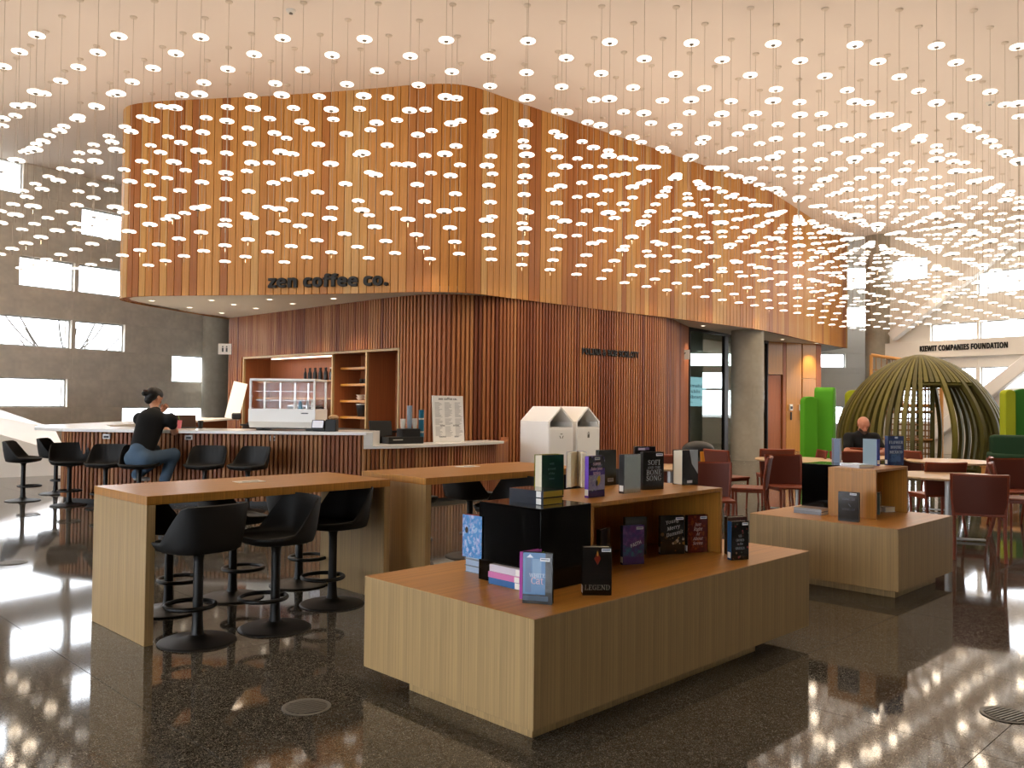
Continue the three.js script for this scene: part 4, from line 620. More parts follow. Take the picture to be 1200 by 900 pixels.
// back bar contents
{
  const N = niche, put = (o, x, y, z) => { o.position.copy(N.c.localToWorld(new THREE.Vector3(x, y, z))); o.rotation.y = N.yaw; return o; };
  N.c.updateMatrixWorld(true);
  const bg = lathe([[0, 0], [0.034, 0], [0.036, 0.01], [0.036, 0.17], [0.015, 0.22], [0.014, 0.27], [0, 0.27]], 16), cg = cyl(0.017, 0.017, 0.03, 10);
  for (let k = 0; k < 16; k++) { const o = thing('syrup_bottle', 'dark syrup bottle in the row on the back bar shelf', 'bottle', [0, 0, 0], 0, 'syrup bottles on the back bar'); put(o, N.s1 - 0.22 - k * 0.11, 1.9675, -0.5 + 0.04 * (k % 2)); part(o, 'body', bg, k < 7 ? M([0x3a2a1a, 0x5a4a3a, 0x2a2018][k % 3], 0.15) : mat.black); part(o, 'cap', cg, k < 7 ? mat.dish : mat.black, [0, 0.28, 0]); }
  for (let k = 0; k < 4; k++) { const o = thing('ceramic_bowl', 'pale ceramic bowl stacked on the narrow back bar shelf', 'bowl', [0, 0, 0], 0, 'bowls on the narrow shelf'); put(o, (N.s1 + N.s2) / 2 - 0.05 + (k % 2) * 0.26, 1.525 + Math.floor(k / 2) * 0.055, -0.3); part(o, 'bowl_body', lathe([[0, 0], [0.05, 0], [0.1, 0.06], [0.096, 0.06], [0.046, 0.008], [0, 0.008]], 24), mat.dish); part(o, 'foot_ring', lathe([[0.04, 0], [0.05, 0], [0.05, 0.006], [0.04, 0.006]], 20), mat.dish); }
  for (let k = 0; k < 3; k++) { const o = thing('black_mug', 'black mug on the narrow back bar shelf above the bowls', 'mug', [0, 0, 0], 0, 'mugs on the narrow shelf'); put(o, (N.s1 + N.s2) / 2 - 0.02 + k * 0.13, 1.875, -0.3); part(o, 'mug_body', lathe([[0, 0], [0.04, 0], [0.042, 0.1], [0.038, 0.1], [0.036, 0.01], [0, 0.01]], 20), mat.black); part(o, 'handle', moved(new THREE.TorusGeometry(0.028, 0.006, 8, 16), 0.045, 0.05, 0), mat.black); }
  const p = thing('steel_bucket', 'dark bucket with a pale rim on the lowest narrow shelf', 'bucket', [0, 0, 0]); put(p, (N.s1 + N.s2) / 2 + 0.05, 1.175, -0.3); part(p, 'bucket_body', lathe([[0, 0], [0.12, 0], [0.15, 0.26], [0.145, 0.26], [0.116, 0.01], [0, 0.01]], 28), mat.darkSteel); part(p, 'rim', moved(new THREE.TorusGeometry(0.148, 0.01, 8, 28), 0, 0.26, 0, Math.PI / 2), mat.dish);
  const e = thing('espresso_machine', 'black espresso machine on the back bar worktop behind the pastry case', 'coffee machine', [0, 0, 0]); put(e, N.s1 - 1.6, 0.945, -0.3); part(e, 'body', rbox(0.85, 0.42, 0.5, 0.04), mat.black, [0, 0.21, 0]); part(e, 'cup_tray', rbox(0.8, 0.03, 0.45, 0.01), mat.steel, [0, 0.435, 0]); for (const x of [-0.2, 0.2]) part(e, 'group_head', cyl(0.035, 0.04, 0.08, 16), mat.steel, [x, 0.26, 0.27]);
}
// wayfinding flags on the wall ends
function flagSign(label, px, py, z, w, h, yaw, glyph) { const [x, y] = D(px, py, z), o = thing('flag_sign', label, 'sign', [x, y - h / 2, z], yaw); part(o, 'plate', rbox(w, h, 0.02, 0.003), mat.wallPale, [0, h / 2, 0]); glyph(o, w, h); }
flagSign('pale restroom flag sign by the column behind the counter', 263.5, 409, 21.4, 0.33, 0.27, 0, (o, w, h) => { for (const x of [-0.05, 0.05]) { part(o, 'figure_head', cyl(0.018, 0.018, 0.004, 12), mat.frame, [x, h * 0.72, 0.012], [Math.PI / 2, 0, 0]); part(o, 'figure_body', rbox(0.045, 0.1, 0.004, 0.002), mat.frame, [x, h * 0.42, 0.012]); } });
flagSign('pale stairs flag sign at the slat wall end above the doorway', 800.5, 415.5, 22.0, 0.34, 0.25, 0, (o, w, h) => part(o, 'stair_mark', rbox(0.16, 0.03, 0.004, 0.002), mat.grille, [0, h / 2, 0.012], [0, 0, 0.7]));
// ---------------------------------------------------------------- recycling bins shaped like little houses
{
  const bin = (label, px0, z, glyph) => {
    const [x] = D(px0, 500, z), o = thing('waste_bin', label, 'bin', [x, 0, z], R(40), undefined), w = 0.58, dp = 0.74, e = 1.19, r = 1.45, T = 0.02;   // local x along the front, local -z backwards
    const prof = (k) => [[0, 0], [w, 0], [w, e * k], [w / 2, r * k], [0, e * k]];
    const sh = new THREE.Shape(prof(1).map((p) => new THREE.Vector2(...p))), hole = new THREE.Path([[0.03, e - 0.1], [0.03, e - 0.01], [w / 2, r - 0.035], [w - 0.03, e - 0.01], [w - 0.03, e - 0.1]].map((p) => new THREE.Vector2(...p))); sh.holes.push(hole);
    const shell = new THREE.ExtrudeGeometry(sh, { depth: dp - 0.03, bevelEnabled: false }); shell.translate(0, 0, -dp + 0.03);
    part(o, 'bin_shell', metreUV(shell), mat.white);
    const bs = new THREE.Shape(prof(1).map((p) => new THREE.Vector2(...p))), back = new THREE.ExtrudeGeometry(bs, { depth: 0.03, bevelEnabled: false }); back.translate(0, 0, -dp); part(o, 'back_wall', metreUV(back), mat.white);
    part(o, 'door', rbox(w - 0.03, e - 0.16, 0.014, 0.003), mat.white, [w / 2, (e - 0.16) / 2 + 0.03, 0.004]);
    glyph(o, w, e);
  };
  bin('white house shaped recycling bin against the slat wall, recycling arrows on its door', 643, 14.6, (o, w, e) => { for (let k = 0; k < 3; k++) part(o, 'recycling_arrow', rbox(0.05, 0.014, 0.003, 0.001), mat.grille, [w / 2 + 0.035 * Math.cos(k * 2.094 + 1.57), e - 0.25 + 0.035 * Math.sin(k * 2.094 + 1.57), 0.013], [0, 0, k * 2.094]); });
  bin('white house shaped waste bin against the slat wall, litter symbol on its door', 675.5, 15.05, (o, w, e) => { part(o, 'litter_symbol', merge([moved(rbox(0.05, 0.06, 0.003, 0.001), 0, 0, 0), moved(rbox(0.06, 0.012, 0.003, 0.001), 0, 0.045, 0), moved(rbox(0.03, 0.012, 0.003, 0.001), 0, 0.07, 0)]), mat.grille, [w / 2, e - 0.26, 0.013]); });
}
// ---------------------------------------------------------------- floor diffusers
for (const [px, py, label] of [[359, 829, 'round slotted floor diffuser in the terrazzo beside the long plinth'], [1180, 838, 'round slotted floor diffuser in the open terrazzo past the long plinth'], [15, 659.5, 'round floor box cover near the end of the bar table']]) {
  const [x, z] = G(px, py), o = thing('floor_diffuser', label, 'vent', [x, 0, z], R(30)); part(o, 'rim', lathe([[0.1, 0.001], [0.118, 0.001], [0.12, 0.004], [0.112, 0.006], [0.1, 0.003]], 40), mat.grille);
  part(o, 'plate', cyl(0.102, 0.102, 0.003, 40), mat.black, [0, 0.0015, 0]); for (let k = 0; k < 9; k++) { const q = -0.08 + k * 0.02, l = 2 * Math.sqrt(0.1 * 0.1 - q * q); part(o, 'slat', rbox(l, 0.004, 0.011, 0.001), mat.grille, [0, 0.0045, q]); }
}
for (const [px, py] of [[341, 12], [1160, 120]]) { const [x, z] = G(px, py, CEILING_Y), o = thing('smoke_detector', px < 500 ? 'small round smoke detector on the ceiling before the timber storey' : 'small round smoke detector on the ceiling over the round tables', 'detector', [x, CEILING_Y, z]); part(o, 'housing', lathe([[0, -0.045], [0.05, -0.042], [0.07, -0.02], [0.075, 0]], 20), mat.dish); part(o, 'sensor_cap', cyl(0.025, 0.03, 0.015, 14), mat.grille, [0, -0.05, 0]); }
// ---------------------------------------------------------------- round tables and chairs
const tableSpots = [['A', 4.14, 12.35, 'round pale cafe table in front of the green booths'], ['B', 2.0, 10.75, 'round pale cafe table beyond the long book plinth'], ['C', 4.98, 9.75, 'round pale cafe table beside the square book plinth'], ['D', 6.35, 12.35, 'round pale cafe table in front of the slatted pod'], ['E', 7.45, 11.6, 'round pale cafe table by the green lounge chair'], ['M', 5.5, 13.1, 'round pale cafe table where the bald man sits']];
const tProto = {};
for (const [k, x, z, label] of tableSpots) {
  const o = thing('round_table', label, 'table', [x, 0, z], rr(0, 1)), r = k === 'M' ? 0.5 : 0.6;
  part(o, 'tabletop', lathe([[0, 0.712], [r - 0.02, 0.712], [r, 0.722], [r, 0.736], [r - 0.006, 0.74], [0, 0.74]], 56), mat.tableTop);
  part(o, 'pedestal', cyl(0.038, 0.038, 0.68, 20), mat.aluminium, [0, 0.372, 0]);
  for (let i = 0; i < 4; i++) part(o, 'foot', merge([moved(rbox(0.36, 0.022, 0.045, 0.008), 0.2, 0.024, 0)]), mat.aluminium, null, [0, i * Math.PI / 2 + 0.4, 0]);
}
function panelGeo(w, h, t, bend) {                           // slightly bowed board, centred, facing z
  const g = new THREE.BoxGeometry(w, h, t, 10, 1, 1), p = g.attributes.position; for (let i = 0; i < p.count; i++) p.setZ(i, p.getZ(i) + bend * (1 - (2 * p.getX(i) / w) ** 2) * -1); g.computeVertexNormals(); return metreUV(g);
}
const chairProto = thing('dining_chair', 'x', 'chair');
{
  const c = chairProto;                                       // faces +z
  part(c, 'seat', metreUV((() => { const g = new RoundedBoxGeometry(0.46, 0.03, 0.44, 2, 0.012); return g; })()), mat.chair, [0, 0.45, 0.01]);
  part(c, 'backrest', panelGeo(0.47, 0.38, 0.022, 0.03), mat.chairPanel, [0, 0.655, -0.21], [-0.14, 0, 0]);
  part(c, 'top_rail', panelGeo(0.5, 0.02, 0.034, 0.03), mat.chair, [0, 0.848, -0.238], [-0.14, 0, 0]);
  for (const s of [-1, 1]) {
    part(c, 'leg', moved(cyl(0.018, 0.013, 0.44, 10), 0, 0, 0), mat.chair, [s * 0.2, 0.22, 0.19], [0.04, 0, s * -0.03]);
    part(c, 'leg', tube([[s * 0.225, 0, -0.27], [s * 0.22, 0.22, -0.215], [s * 0.225, 0.45, -0.19], [s * 0.24, 0.66, -0.2], [s * 0.245, 0.85, -0.235]], 0.017, 14, 8), mat.chair);
    part(c, 'seat_rail', rbox(0.02, 0.04, 0.38, 0.004), mat.chair, [s * 0.205, 0.425, 0]);
  }
}
let chairUsed = false;
function chair(label, px, py, z, yaw, group) {              // px, py: middle of the top rail; z: distance
  const o = chairUsed ? copyOf(chairProto, label) : chairProto; chairUsed = true; o.userData.label = label; if (group) o.userData.group = group; else delete o.userData.group;
  const [x] = D(px, py, z); return at(o, x, 0, z, R(yaw));
}
chair('red brown chair with a dark back pulled out near the square plinth table', 1146, 560, 8.65, 155);
chair('red brown chair with its dark back towards the square plinth black cube', 926, 536, 11.2, 175);
chair('red brown chair turned sideways between the concrete column and the round tables', 879, 540, 11.0, -70);
chair('red brown chair seen edge on before the concrete column', 853, 528, 12.6, 60);
chair('red brown chair behind the long plinth end pushed to a round table', 834, 548, 9.6, 185);
chair('red brown chair on the far side of the table in front of the green booths', 907, 527, 13.1, 5);
chair('red brown chair standing edge on next to the bright green booth', 944.5, 521, 12.7, -85);
chair('red brown chair facing out behind the table beside the square plinth', 1096, 543, 10.45, -4);
chair('red brown chair angled between the two round tables before the pod', 1136, 537, 11.45, -60);
chair('red brown chair edge on at the round table before the slatted pod', 1083, 526, 12.9, 80);
chair('red brown chair with its back to the bald man table', 1001, 528, 12.2, 178);
chair('red brown chair at the table by the green lounge chair, dark back turned out', 1192, 535, 10.9, 178);
chair('red brown chair with a shiny seat pulled out by the green lounge chair', 1190, 543, 10.1, 120);
chair('red brown chair tucked at the round table beyond the long plinth', 770, 543, 11.4, 10);
// ---------------------------------------------------------------- slatted play pod
{
  const cx = 9.35, cz = 19.6, o = thing('slatted_pod', 'olive green dome pod of bent slats with a rope net inside', 'pod', [cx, 0, cz]);
  const prof = [[1.58, 0], [1.68, 0.35], [1.74, 0.8], [1.66, 1.25], [1.45, 1.68], [1.12, 2.1], [0.72, 2.42], [0.34, 2.6], [0.1, 2.66]], N = 66;
  const c = new THREE.CatmullRomCurve3(prof.map((p) => new THREE.Vector3(p[0], p[1], 0))), pts = c.getPoints(40);
  const section = (list) => { // flat slat: sweep a rectangle along the profile in the radial plane
    const P = [], I = []; const hw = 0.042, ht = 0.045;
    list.forEach((p, i) => { const a = list[Math.max(0, i - 1)], b = list[Math.min(list.length - 1, i + 1)], t = new THREE.Vector2(b.x - a.x, b.y - a.y).normalize(), nx = t.y, ny = -t.x; const w = Math.min(hw, p.x * 0.034 + 0.004); for (const [s, u] of [[-1, -1], [1, -1], [1, 1], [-1, 1]]) P.push(p.x + nx * ht * u, p.y + ny * ht * u, w * s); });
    for (let i = 0; i + 1 < list.length; i++) for (let k = 0; k < 4; k++) { const a = i * 4 + k, b = i * 4 + (k + 1) % 4; I.push(a, b, b + 4, a, b + 4, a + 4); }
    I.push(0, 1, 2, 0, 2, 3); const e = (list.length - 1) * 4; I.push(e, e + 2, e + 1, e, e + 3, e + 2);
    const g = new THREE.BufferGeometry(); g.setAttribute('position', new THREE.BufferAttribute(new Float32Array(P), 3)); g.setIndex(I); const q = g.toNonIndexed(); q.computeVertexNormals(); return q;
  };
  const full = section(pts), cut = section(pts.filter((p) => p.y > 1.95)), mats = [mat.olive, M(0x4c4512, 0.6), M(0x665d1c, 0.6)];
  for (let k = 0; k < N; k++) {
    const az = k / N * Math.PI * 2, deg = ((az * 180 / Math.PI - 90 + 540) % 360) - 180;       // 0 = towards the camera (+z)
    const dgc = deg + 0, open = dgc > -34 && dgc < 27 && k % 4 !== 1;
    const back = Math.abs(deg) > 118;
    part(o, 'slat', open || (back && k % 3) ? cut : full, mats[k % 3], null, [0, -(az), 0].map((v, i) => i === 1 ? Math.PI * 2 - az : 0));
  }
  for (const [y, r] of [[2.0, 1.18], [2.63, 0.26]]) part(o, 'hoop', moved(new THREE.TorusGeometry(r, 0.03, 8, 48), 0, y, 0, Math.PI / 2), mat.olive);
  part(o, 'floor_ring', moved(new THREE.TorusGeometry(1.5, 0.04, 8, 56), 0, 0.04, 0, Math.PI / 2), mat.olive);
  // rope basket with timber rings
  for (const y of [0.75, 1.38]) part(o, 'timber_ring', lathe([[0.3, y], [0.52, y], [0.52, y + 0.05], [0.3, y + 0.05], [0.3, y]], 28), mat.poleWood, [-0.35, 0, 0.2]);
  const ropes = []; for (let k = 0; k < 22; k++) { const a = k / 22 * Math.PI * 2; ropes.push(moved(cyl(0.012, 0.012, 2.2, 5), 0.46 * Math.cos(a), 1.1, 0.46 * Math.sin(a))); } for (let y = 0.2; y < 2.3; y += 0.13) ropes.push(moved(new THREE.TorusGeometry(0.46, 0.011, 5, 28), 0, y, 0, Math.PI / 2)); part(o, 'rope_net', merge(ropes), mat.rope, [-0.35, 0, 0.2]);
  for (const [x, z] of [[-0.75, 0.5], [0.05, 0.5]]) part(o, 'inner_post', cyl(0.05, 0.05, 2.1, 12), mat.olive, [x, 1.05, z]);
}
// timber frame with a rope net leaning behind the pod
{
  const a = D(1021, 416, 22.6), b = D(1078, 425, 22.0), o = thing('net_frame', 'timber framed climbing net behind the slatted pod', 'net', [a[0], 0, a[2]], Math.atan2(b[2] - a[2], b[0] - a[0])), L = Math.hypot(b[0] - a[0], b[2] - a[2]) + 0.5, H = a[1], H2 = b[1] - 0.08;
  for (const [x, h] of [[0, H], [L, H2]]) part(o, 'post', cyl(0.045, 0.045, h, 12), mat.poleWood, [x, h / 2, 0]);
  for (const [y0, y1] of [[H, H2], [1.55, 1.55]]) part(o, 'rail', tube([[0, y0, 0], [L / 2, (y0 + y1) / 2, 0], [L, y1, 0]], 0.045, 8, 10), mat.poleWood);
  const r = []; for (let x = 0.12; x < L; x += 0.13) { const h = H + (H2 - H) * x / L; r.push(moved(cyl(0.012, 0.012, h - 1.55, 5), x, (h + 1.55) / 2, 0)); } for (let y = 1.7; y < H2; y += 0.13) r.push(moved(cyl(0.012, 0.012, L, 5), L / 2, y, 0.015, 0, 0, Math.PI / 2)); part(o, 'rope_net', merge(r), mat.rope);
}
// ---------------------------------------------------------------- green booths and lounge chairs
function leafPanel(label, px, pyTop, z, wpx, m, yaw, t = 0.12) { const [x, h] = D(px, pyTop, z), w = wpx * z / FOCAL, o = thing('booth_panel', label, 'screen', [x, 0, z], R(yaw)); const s = new THREE.Shape(); s.moveTo(-w / 2, 0.04); s.lineTo(w / 2, 0.04); s.lineTo(w / 2, h - w * 0.35); s.quadraticCurveTo(w / 2, h, 0, h); s.quadraticCurveTo(-w / 2, h, -w / 2, h - w * 0.35); const g = new THREE.ExtrudeGeometry(s, { depth: t, bevelEnabled: true, bevelSize: 0.02, bevelThickness: 0.02, bevelSegments: 3 }); part(o, 'upholstered_panel', metreUV(g), m); part(o, 'base_rail', rbox(w * 0.9, 0.04, t, 0.005), mat.black, [0, 0.02, t / 2]); return o; }
leafPanel('bright green upholstered booth screen, the shorter of the pair', 946, 466, 15.6, 15, mat.green, 10);
leafPanel('bright green upholstered booth screen, the taller of the pair', 957, 455, 15.9, 15, mat.green, 60, 0.3);
leafPanel('dark green upholstered booth screen beside the bright green pair', 967.5, 455, 16.3, 10, mat.greenDark, 20);
leafPanel('lime yellow upholstered screen half hidden by the slatted pod', 1000, 458, 22.3, 18, mat.lime, 0);
leafPanel('lime yellow upholstered screen beside the deep green lounge seat', 1178, 458, 17.6, 13, mat.lime, 15);
leafPanel('deep green upholstered screen behind the green lounge chair', 1199, 457, 17.9, 30, mat.greenDeep, -10);
{
  const [x, z] = [D(1192, 520, 15.8)[0], 15.8], o = thing('lounge_chair', 'dark green tub lounge chair beside the slatted pod', 'armchair', [x, 0, z], R(-20));
  const shell = lathe([[0.3, 0.2], [0.42, 0.24], [0.48, 0.4], [0.5, 0.62], [0.49, 0.68], [0.45, 0.66], [0.42, 0.45], [0.3, 0.4], [0, 0.4]], 36); part(o, 'tub_shell', shell, mat.greenDark); part(o, 'back_cushion', rbox(0.8, 0.5, 0.18, 0.07), mat.greenDark, [0, 0.75, -0.36], [-0.12, 0, 0]); part(o, 'seat_cushion', cyl(0.4, 0.4, 0.1, 32), mat.greenDeep, [0, 0.46, 0.02]); part(o, 'pedestal', lathe([[0, 0], [0.28, 0], [0.28, 0.02], [0.05, 0.05], [0.05, 0.22], [0, 0.22]], 24), mat.black);
  const s = thing('play_stool', 'small tan wooden play stool beside the lounge chair', 'stool', [D(1196, 530, 14.2)[0], 0, 14.2], 0.4); part(s, 'seat', lathe([[0, 0.42], [0.19, 0.42], [0.2, 0.46], [0.14, 0.52], [0, 0.54]], 24), mat.poleWood); for (let k = 0; k < 3; k++) part(s, 'leg', cyl(0.025, 0.02, 0.42, 10), mat.poleWood, [0.13 * Math.cos(k * 2.1), 0.21, 0.13 * Math.sin(k * 2.1)]);
  const b = thing('wood_block_bench', 'low tan wooden bench at the foot of the slatted pod', 'bench', [D(1172, 545, 14.6)[0], 0, 14.6], 0.3); part(b, 'seat_board', rbox(0.5, 0.06, 0.4, 0.02), mat.poleWood, [0, 0.52, 0]); for (const q of [-0.2, 0.2]) part(b, 'end_board', rbox(0.05, 0.49, 0.36, 0.01), mat.poleWood, [q, 0.245, 0]);
}
// jacket and bag draped on a chair by the doorway
{
  const [x] = D(818, 530, 13.2), o = thing('draped_bag', 'black padded bag with orange straps on a stand by the doorway', 'bag', [x, 0, 13.2], R(15));
  const bag = new THREE.SphereGeometry(0.26, 24, 16); bag.scale(1.0, 0.5, 0.7); part(o, 'bag_body', bag, mat.black, [0, 0.82, 0]); part(o, 'bag_flap', moved(new THREE.SphereGeometry(0.2, 20, 12), 0, 0, 0), mat.black, [0.16, 0.62, 0.05]);
  for (const [px, a] of [[-0.02, 0.05], [0.2, 0.18]]) part(o, 'strap', rbox(0.07, 0.5, 0.02, 0.006), mat.orange, [px, 0.55, 0.2], [0, 0, a]);
  for (const s of [-0.2, 0.2]) part(o, 'stand_leg', cyl(0.018, 0.018, 0.8, 10), mat.black, [s, 0.4, 0]); part(o, 'stand_base', rbox(0.5, 0.03, 0.35, 0.008), mat.black, [0, 0.015, 0]);
}
// library poster on the glass
{
  const q = roomGlass, s0 = q.s(806.5), s1 = q.s(829.5), p = thing('library_screen', 'pale blue screen reading Omaha Public Library behind the glass', 'screen', [0, 0, 0], q.yaw), x = (s0 + s1) / 2, y0 = D(818, 476, 23.2)[1], y1 = D(818, 442, 23.2)[1];
  p.position.copy(W(q.g0[0] + q.t.tx * x - q.t.tz * 0.06, y0, q.g0[1] + q.t.tz * x + q.t.tx * 0.06)); p.rotation.y = q.yaw; const w = s1 - s0, h = y1 - y0;
  const tex = coverTex((g, W0, H0) => { g.fillStyle = '#a9d2e6'; g.fillRect(0, 0, W0, H0); g.fillStyle = '#1c3c50'; g.font = 'bold 34px sans-serif'; g.textAlign = 'left'; ['Omaha', 'Public', 'Library'].forEach((t, i) => g.fillText(t, 14, 78 + i * 42)); g.font = '12px sans-serif'; g.fillText('omaha', 14, 196); }, 160, 220);
  part(p, 'screen_case', rbox(w + 0.04, h + 0.04, 0.006, 0.001), mat.black, [0, h / 2, 0]); part(p, 'screen_face', new THREE.PlaneGeometry(w, h), new THREE.MeshStandardMaterial({ color: 0x222222, roughness: 0.3, emissive: 0xffffff, emissiveMap: tex, emissiveIntensity: 2.0 }), [0, h / 2, 0.0042]);
}
// ---------------------------------------------------------------- outside
{
  const g = structure('ground_outside', 'pale paved ground outside the windows', 'ground'); part(g, 'ground_slab', slab([[-120, -90], [120, -90], [120, 150], [-120, 150]], -0.6, -0.32), mat.asphalt);
  const tree = (label, x, z, h, leafy) => { const o = thing('street_tree', label, 'tree', [x, -0.32, z]); part(o, 'trunk', cyl(0.12, 0.2, h * 0.6, 10), mat.bark, [0, h * 0.3, 0]); const br = []; for (let k = 0; k < 12; k++) { const a = k * 2.4, l = h * rr(0.25, 0.45); br.push(tube([[0, h * (0.35 + 0.02 * k), 0], [Math.cos(a) * l * 0.5, h * (0.45 + 0.02 * k), Math.sin(a) * l * 0.5], [Math.cos(a) * l, h * (0.62 + 0.03 * k), Math.sin(a) * l]], 0.04, 8, 5)); } part(o, 'branch', merge(br), mat.bark); if (leafy) { const cr = []; for (let k = 0; k < 26; k++) cr.push(moved(new THREE.IcosahedronGeometry(h * rr(0.08, 0.16), 1), rr(-1, 1) * h * 0.28, h * rr(0.5, 1), rr(-1, 1) * h * 0.28)); part(o, 'crown', merge(cr), mat.leaf); } };
  tree('leafy green tree outside the upper left windows', -26, 37, 6.5, true); tree('bare branched tree outside beside the leafy one', -21.5, 41, 7, false); tree('leafy shrub tree low outside the left windows', -33, 36, 3.2, true);
  const c = thing('parked_car', 'white car parked outside the low left window', 'car', [-24.5, -0.32, 34], R(35)); const body = new THREE.Shape([[-2.1, 0.3], [2.1, 0.3], [2.2, 0.7], [1.4, 0.85], [0.7, 1.4], [-1.0, 1.42], [-1.8, 0.9], [-2.2, 0.75]].map((p) => new THREE.Vector2(...p))); const bg = new THREE.ExtrudeGeometry(body, { depth: 1.6, bevelEnabled: true, bevelSize: 0.08, bevelThickness: 0.1, bevelSegments: 3 }); bg.translate(0, 0, -0.8); part(c, 'car_body', bg, mat.white); part(c, 'side_glass', rbox(1.9, 0.4, 1.84, 0.05), mat.darkSteel, [-0.15, 1.1, 0]); for (const [x, z] of [[-1.3, 0.85], [1.3, 0.85], [-1.3, -0.85], [1.3, -0.85]]) part(c, 'wheel', moved(cyl(0.33, 0.33, 0.22, 20), 0, 0, 0, Math.PI / 2), mat.black, [x, 0.33, z]);
}
// ---------------------------------------------------------------- people
function sdBone(px, py, pz, b) { const [ax, ay, az] = b.a, [bx, by, bz] = b.b, dx = bx - ax, dy = by - ay, dz = bz - az, l2 = dx * dx + dy * dy + dz * dz; let t = l2 > 0 ? ((px - ax) * dx + (py - ay) * dy + (pz - az) * dz) / l2 : 0; t = t < 0 ? 0 : t > 1 ? 1 : t; const r = b.r0 + (b.r1 - b.r0) * t, q = b.sq ?? [1, 1, 1]; const ex = (px - ax - dx * t) / q[0], ey = (py - ay - dy * t) / q[1], ez = (pz - az - dz * t) / q[2]; return Math.sqrt(ex * ex + ey * ey + ez * ez) - r; }
function sdfMesh(bones, cell, k = 0.03, grow = 0) {
  let lo = [9, 9, 9], hi = [-9, -9, -9]; for (const b of bones) for (const p of [b.a, b.b]) for (let i = 0; i < 3; i++) { const r = Math.max(b.r0, b.r1) * 1.3 + grow + 0.04; lo[i] = Math.min(lo[i], p[i] - r); hi[i] = Math.max(hi[i], p[i] + r); }
  const half = Math.max(hi[0] - lo[0], hi[1] - lo[1], hi[2] - lo[2]) / 2, c = lo.map((v, i) => (v + hi[i]) / 2), n = Math.min(120, Math.ceil(2 * half / cell));
  const mc = new MarchingCubes(n, new THREE.MeshStandardMaterial(), false, false, 200000); mc.isolation = 0; const h = n / 2;
  for (let z = 0; z < n; z++) for (let y = 0; y < n; y++) for (let x = 0; x < n; x++) {
    const X = c[0] + (x - h) / h * half, Y = c[1] + (y - h) / h * half, Z = c[2] + (z - h) / h * half; let d = 1;
    for (const b of bones) { const e = sdBone(X, Y, Z, b), q = Math.max(0, Math.min(1, 0.5 + 0.5 * (d - e) / k)); d = d * (1 - q) + e * q - k * q * (1 - q); }
    mc.field[x + y * n + z * n * n] = -(d - grow);
  }
  mc.update(); const cnt = mc.count, P = mc.positionArray.slice(0, cnt * 3), g = new THREE.BufferGeometry(); for (let i = 0; i < cnt; i++) for (let j = 0; j < 3; j++) P[i * 3 + j] = c[j] + P[i * 3 + j] * half;
  const N = mc.normalArray.slice(0, cnt * 3); g.setAttribute('position', new THREE.BufferAttribute(P, 3)); g.setAttribute('normal', new THREE.BufferAttribute(N, 3)); return g;
}
const bone = (a, b, r0, r1, sq) => ({ a, b, r0, r1, sq });
// hand: palm and five fingers from the wrist along direction d, palm normal n (points out of the back of the hand)
function handBones(w, d, n, side, curl = 0.5) {
  const D0 = new THREE.Vector3(...d).normalize(), N0 = new THREE.Vector3(...n).normalize(), S0 = new THREE.Vector3().crossVectors(D0, N0).multiplyScalar(side), p = (a, b, c) => { const v = new THREE.Vector3(...w).addScaledVector(D0, a).addScaledVector(S0, b).addScaledVector(N0, c); return [v.x, v.y, v.z]; }, out = [bone(p(0, 0, 0), p(0.06, 0, 0), 0.024, 0.034, [1, 1, 1])];
  out.push(bone(p(0.03, 0.022, 0), p(0.085, 0.03, 0), 0.016, 0.012), bone(p(0.03, -0.022, 0), p(0.08, -0.03, 0), 0.016, 0.012));
  [[0.03, 0.075], [0.01, 0.085], [-0.01, 0.08], [-0.03, 0.062]].forEach(([b, l]) => { const k1 = p(0.085, b, 0), k2 = p(0.085 + l * 0.5, b * 1.1, -curl * 0.02), k3 = p(0.085 + l * (0.95 - curl * 0.3), b * 1.15, -curl * 0.06); out.push(bone(k1, k2, 0.0095, 0.0085), bone(k2, k3, 0.0085, 0.007)); });
  out.push(bone(p(0.025, 0.03, 0), p(0.06, 0.058, -0.012), 0.013, 0.01), bone(p(0.06, 0.058, -0.012), p(0.09, 0.062, -0.02), 0.01, 0.008)); return out;
}
function headBones(c, look, tilt) {                           // c: centre of the head, look: yaw in plan (0 = +z), tilt: nod down
  const f = new THREE.Vector3(0, 0, 1).applyEuler(new THREE.Euler(tilt, look, 0, 'YXZ')), u = new THREE.Vector3(0, 1, 0).applyEuler(new THREE.Euler(tilt, look, 0, 'YXZ')), s = new THREE.Vector3(1, 0, 0).applyEuler(new THREE.Euler(tilt, look, 0, 'YXZ'));
  const p = (x, y, z) => { const v = new THREE.Vector3(...c).addScaledVector(s, x).addScaledVector(u, y).addScaledVector(f, z); return [v.x, v.y, v.z]; };
  return { p, bones: [bone(p(0, 0.03, -0.025), p(0, 0.02, 0.02), 0.088, 0.084), bone(p(0, -0.03, 0.02), p(0, -0.085, 0.055), 0.066, 0.04), bone(p(-0.03, -0.07, 0.035), p(0.03, -0.07, 0.035), 0.035, 0.035), bone(p(0, 0.012, 0.098), p(0, -0.028, 0.116), 0.01, 0.015), bone(p(-0.04, 0.03, 0.085), p(0.04, 0.03, 0.085), 0.014, 0.014), bone(p(-0.022, -0.058, 0.092), p(0.022, -0.058, 0.092), 0.01, 0.01), bone(p(0.084, 0.012, 0), p(0.09, -0.022, -0.004), 0.014, 0.01), bone(p(-0.084, 0.012, 0), p(-0.09, -0.022, -0.004), 0.014, 0.01)] };
}
function eyes(parent, p, m) { for (const s of [-1, 1]) part(parent, 'eye', new THREE.SphereGeometry(0.011, 12, 8), m, p(s * 0.033, 0.008, 0.088)); }
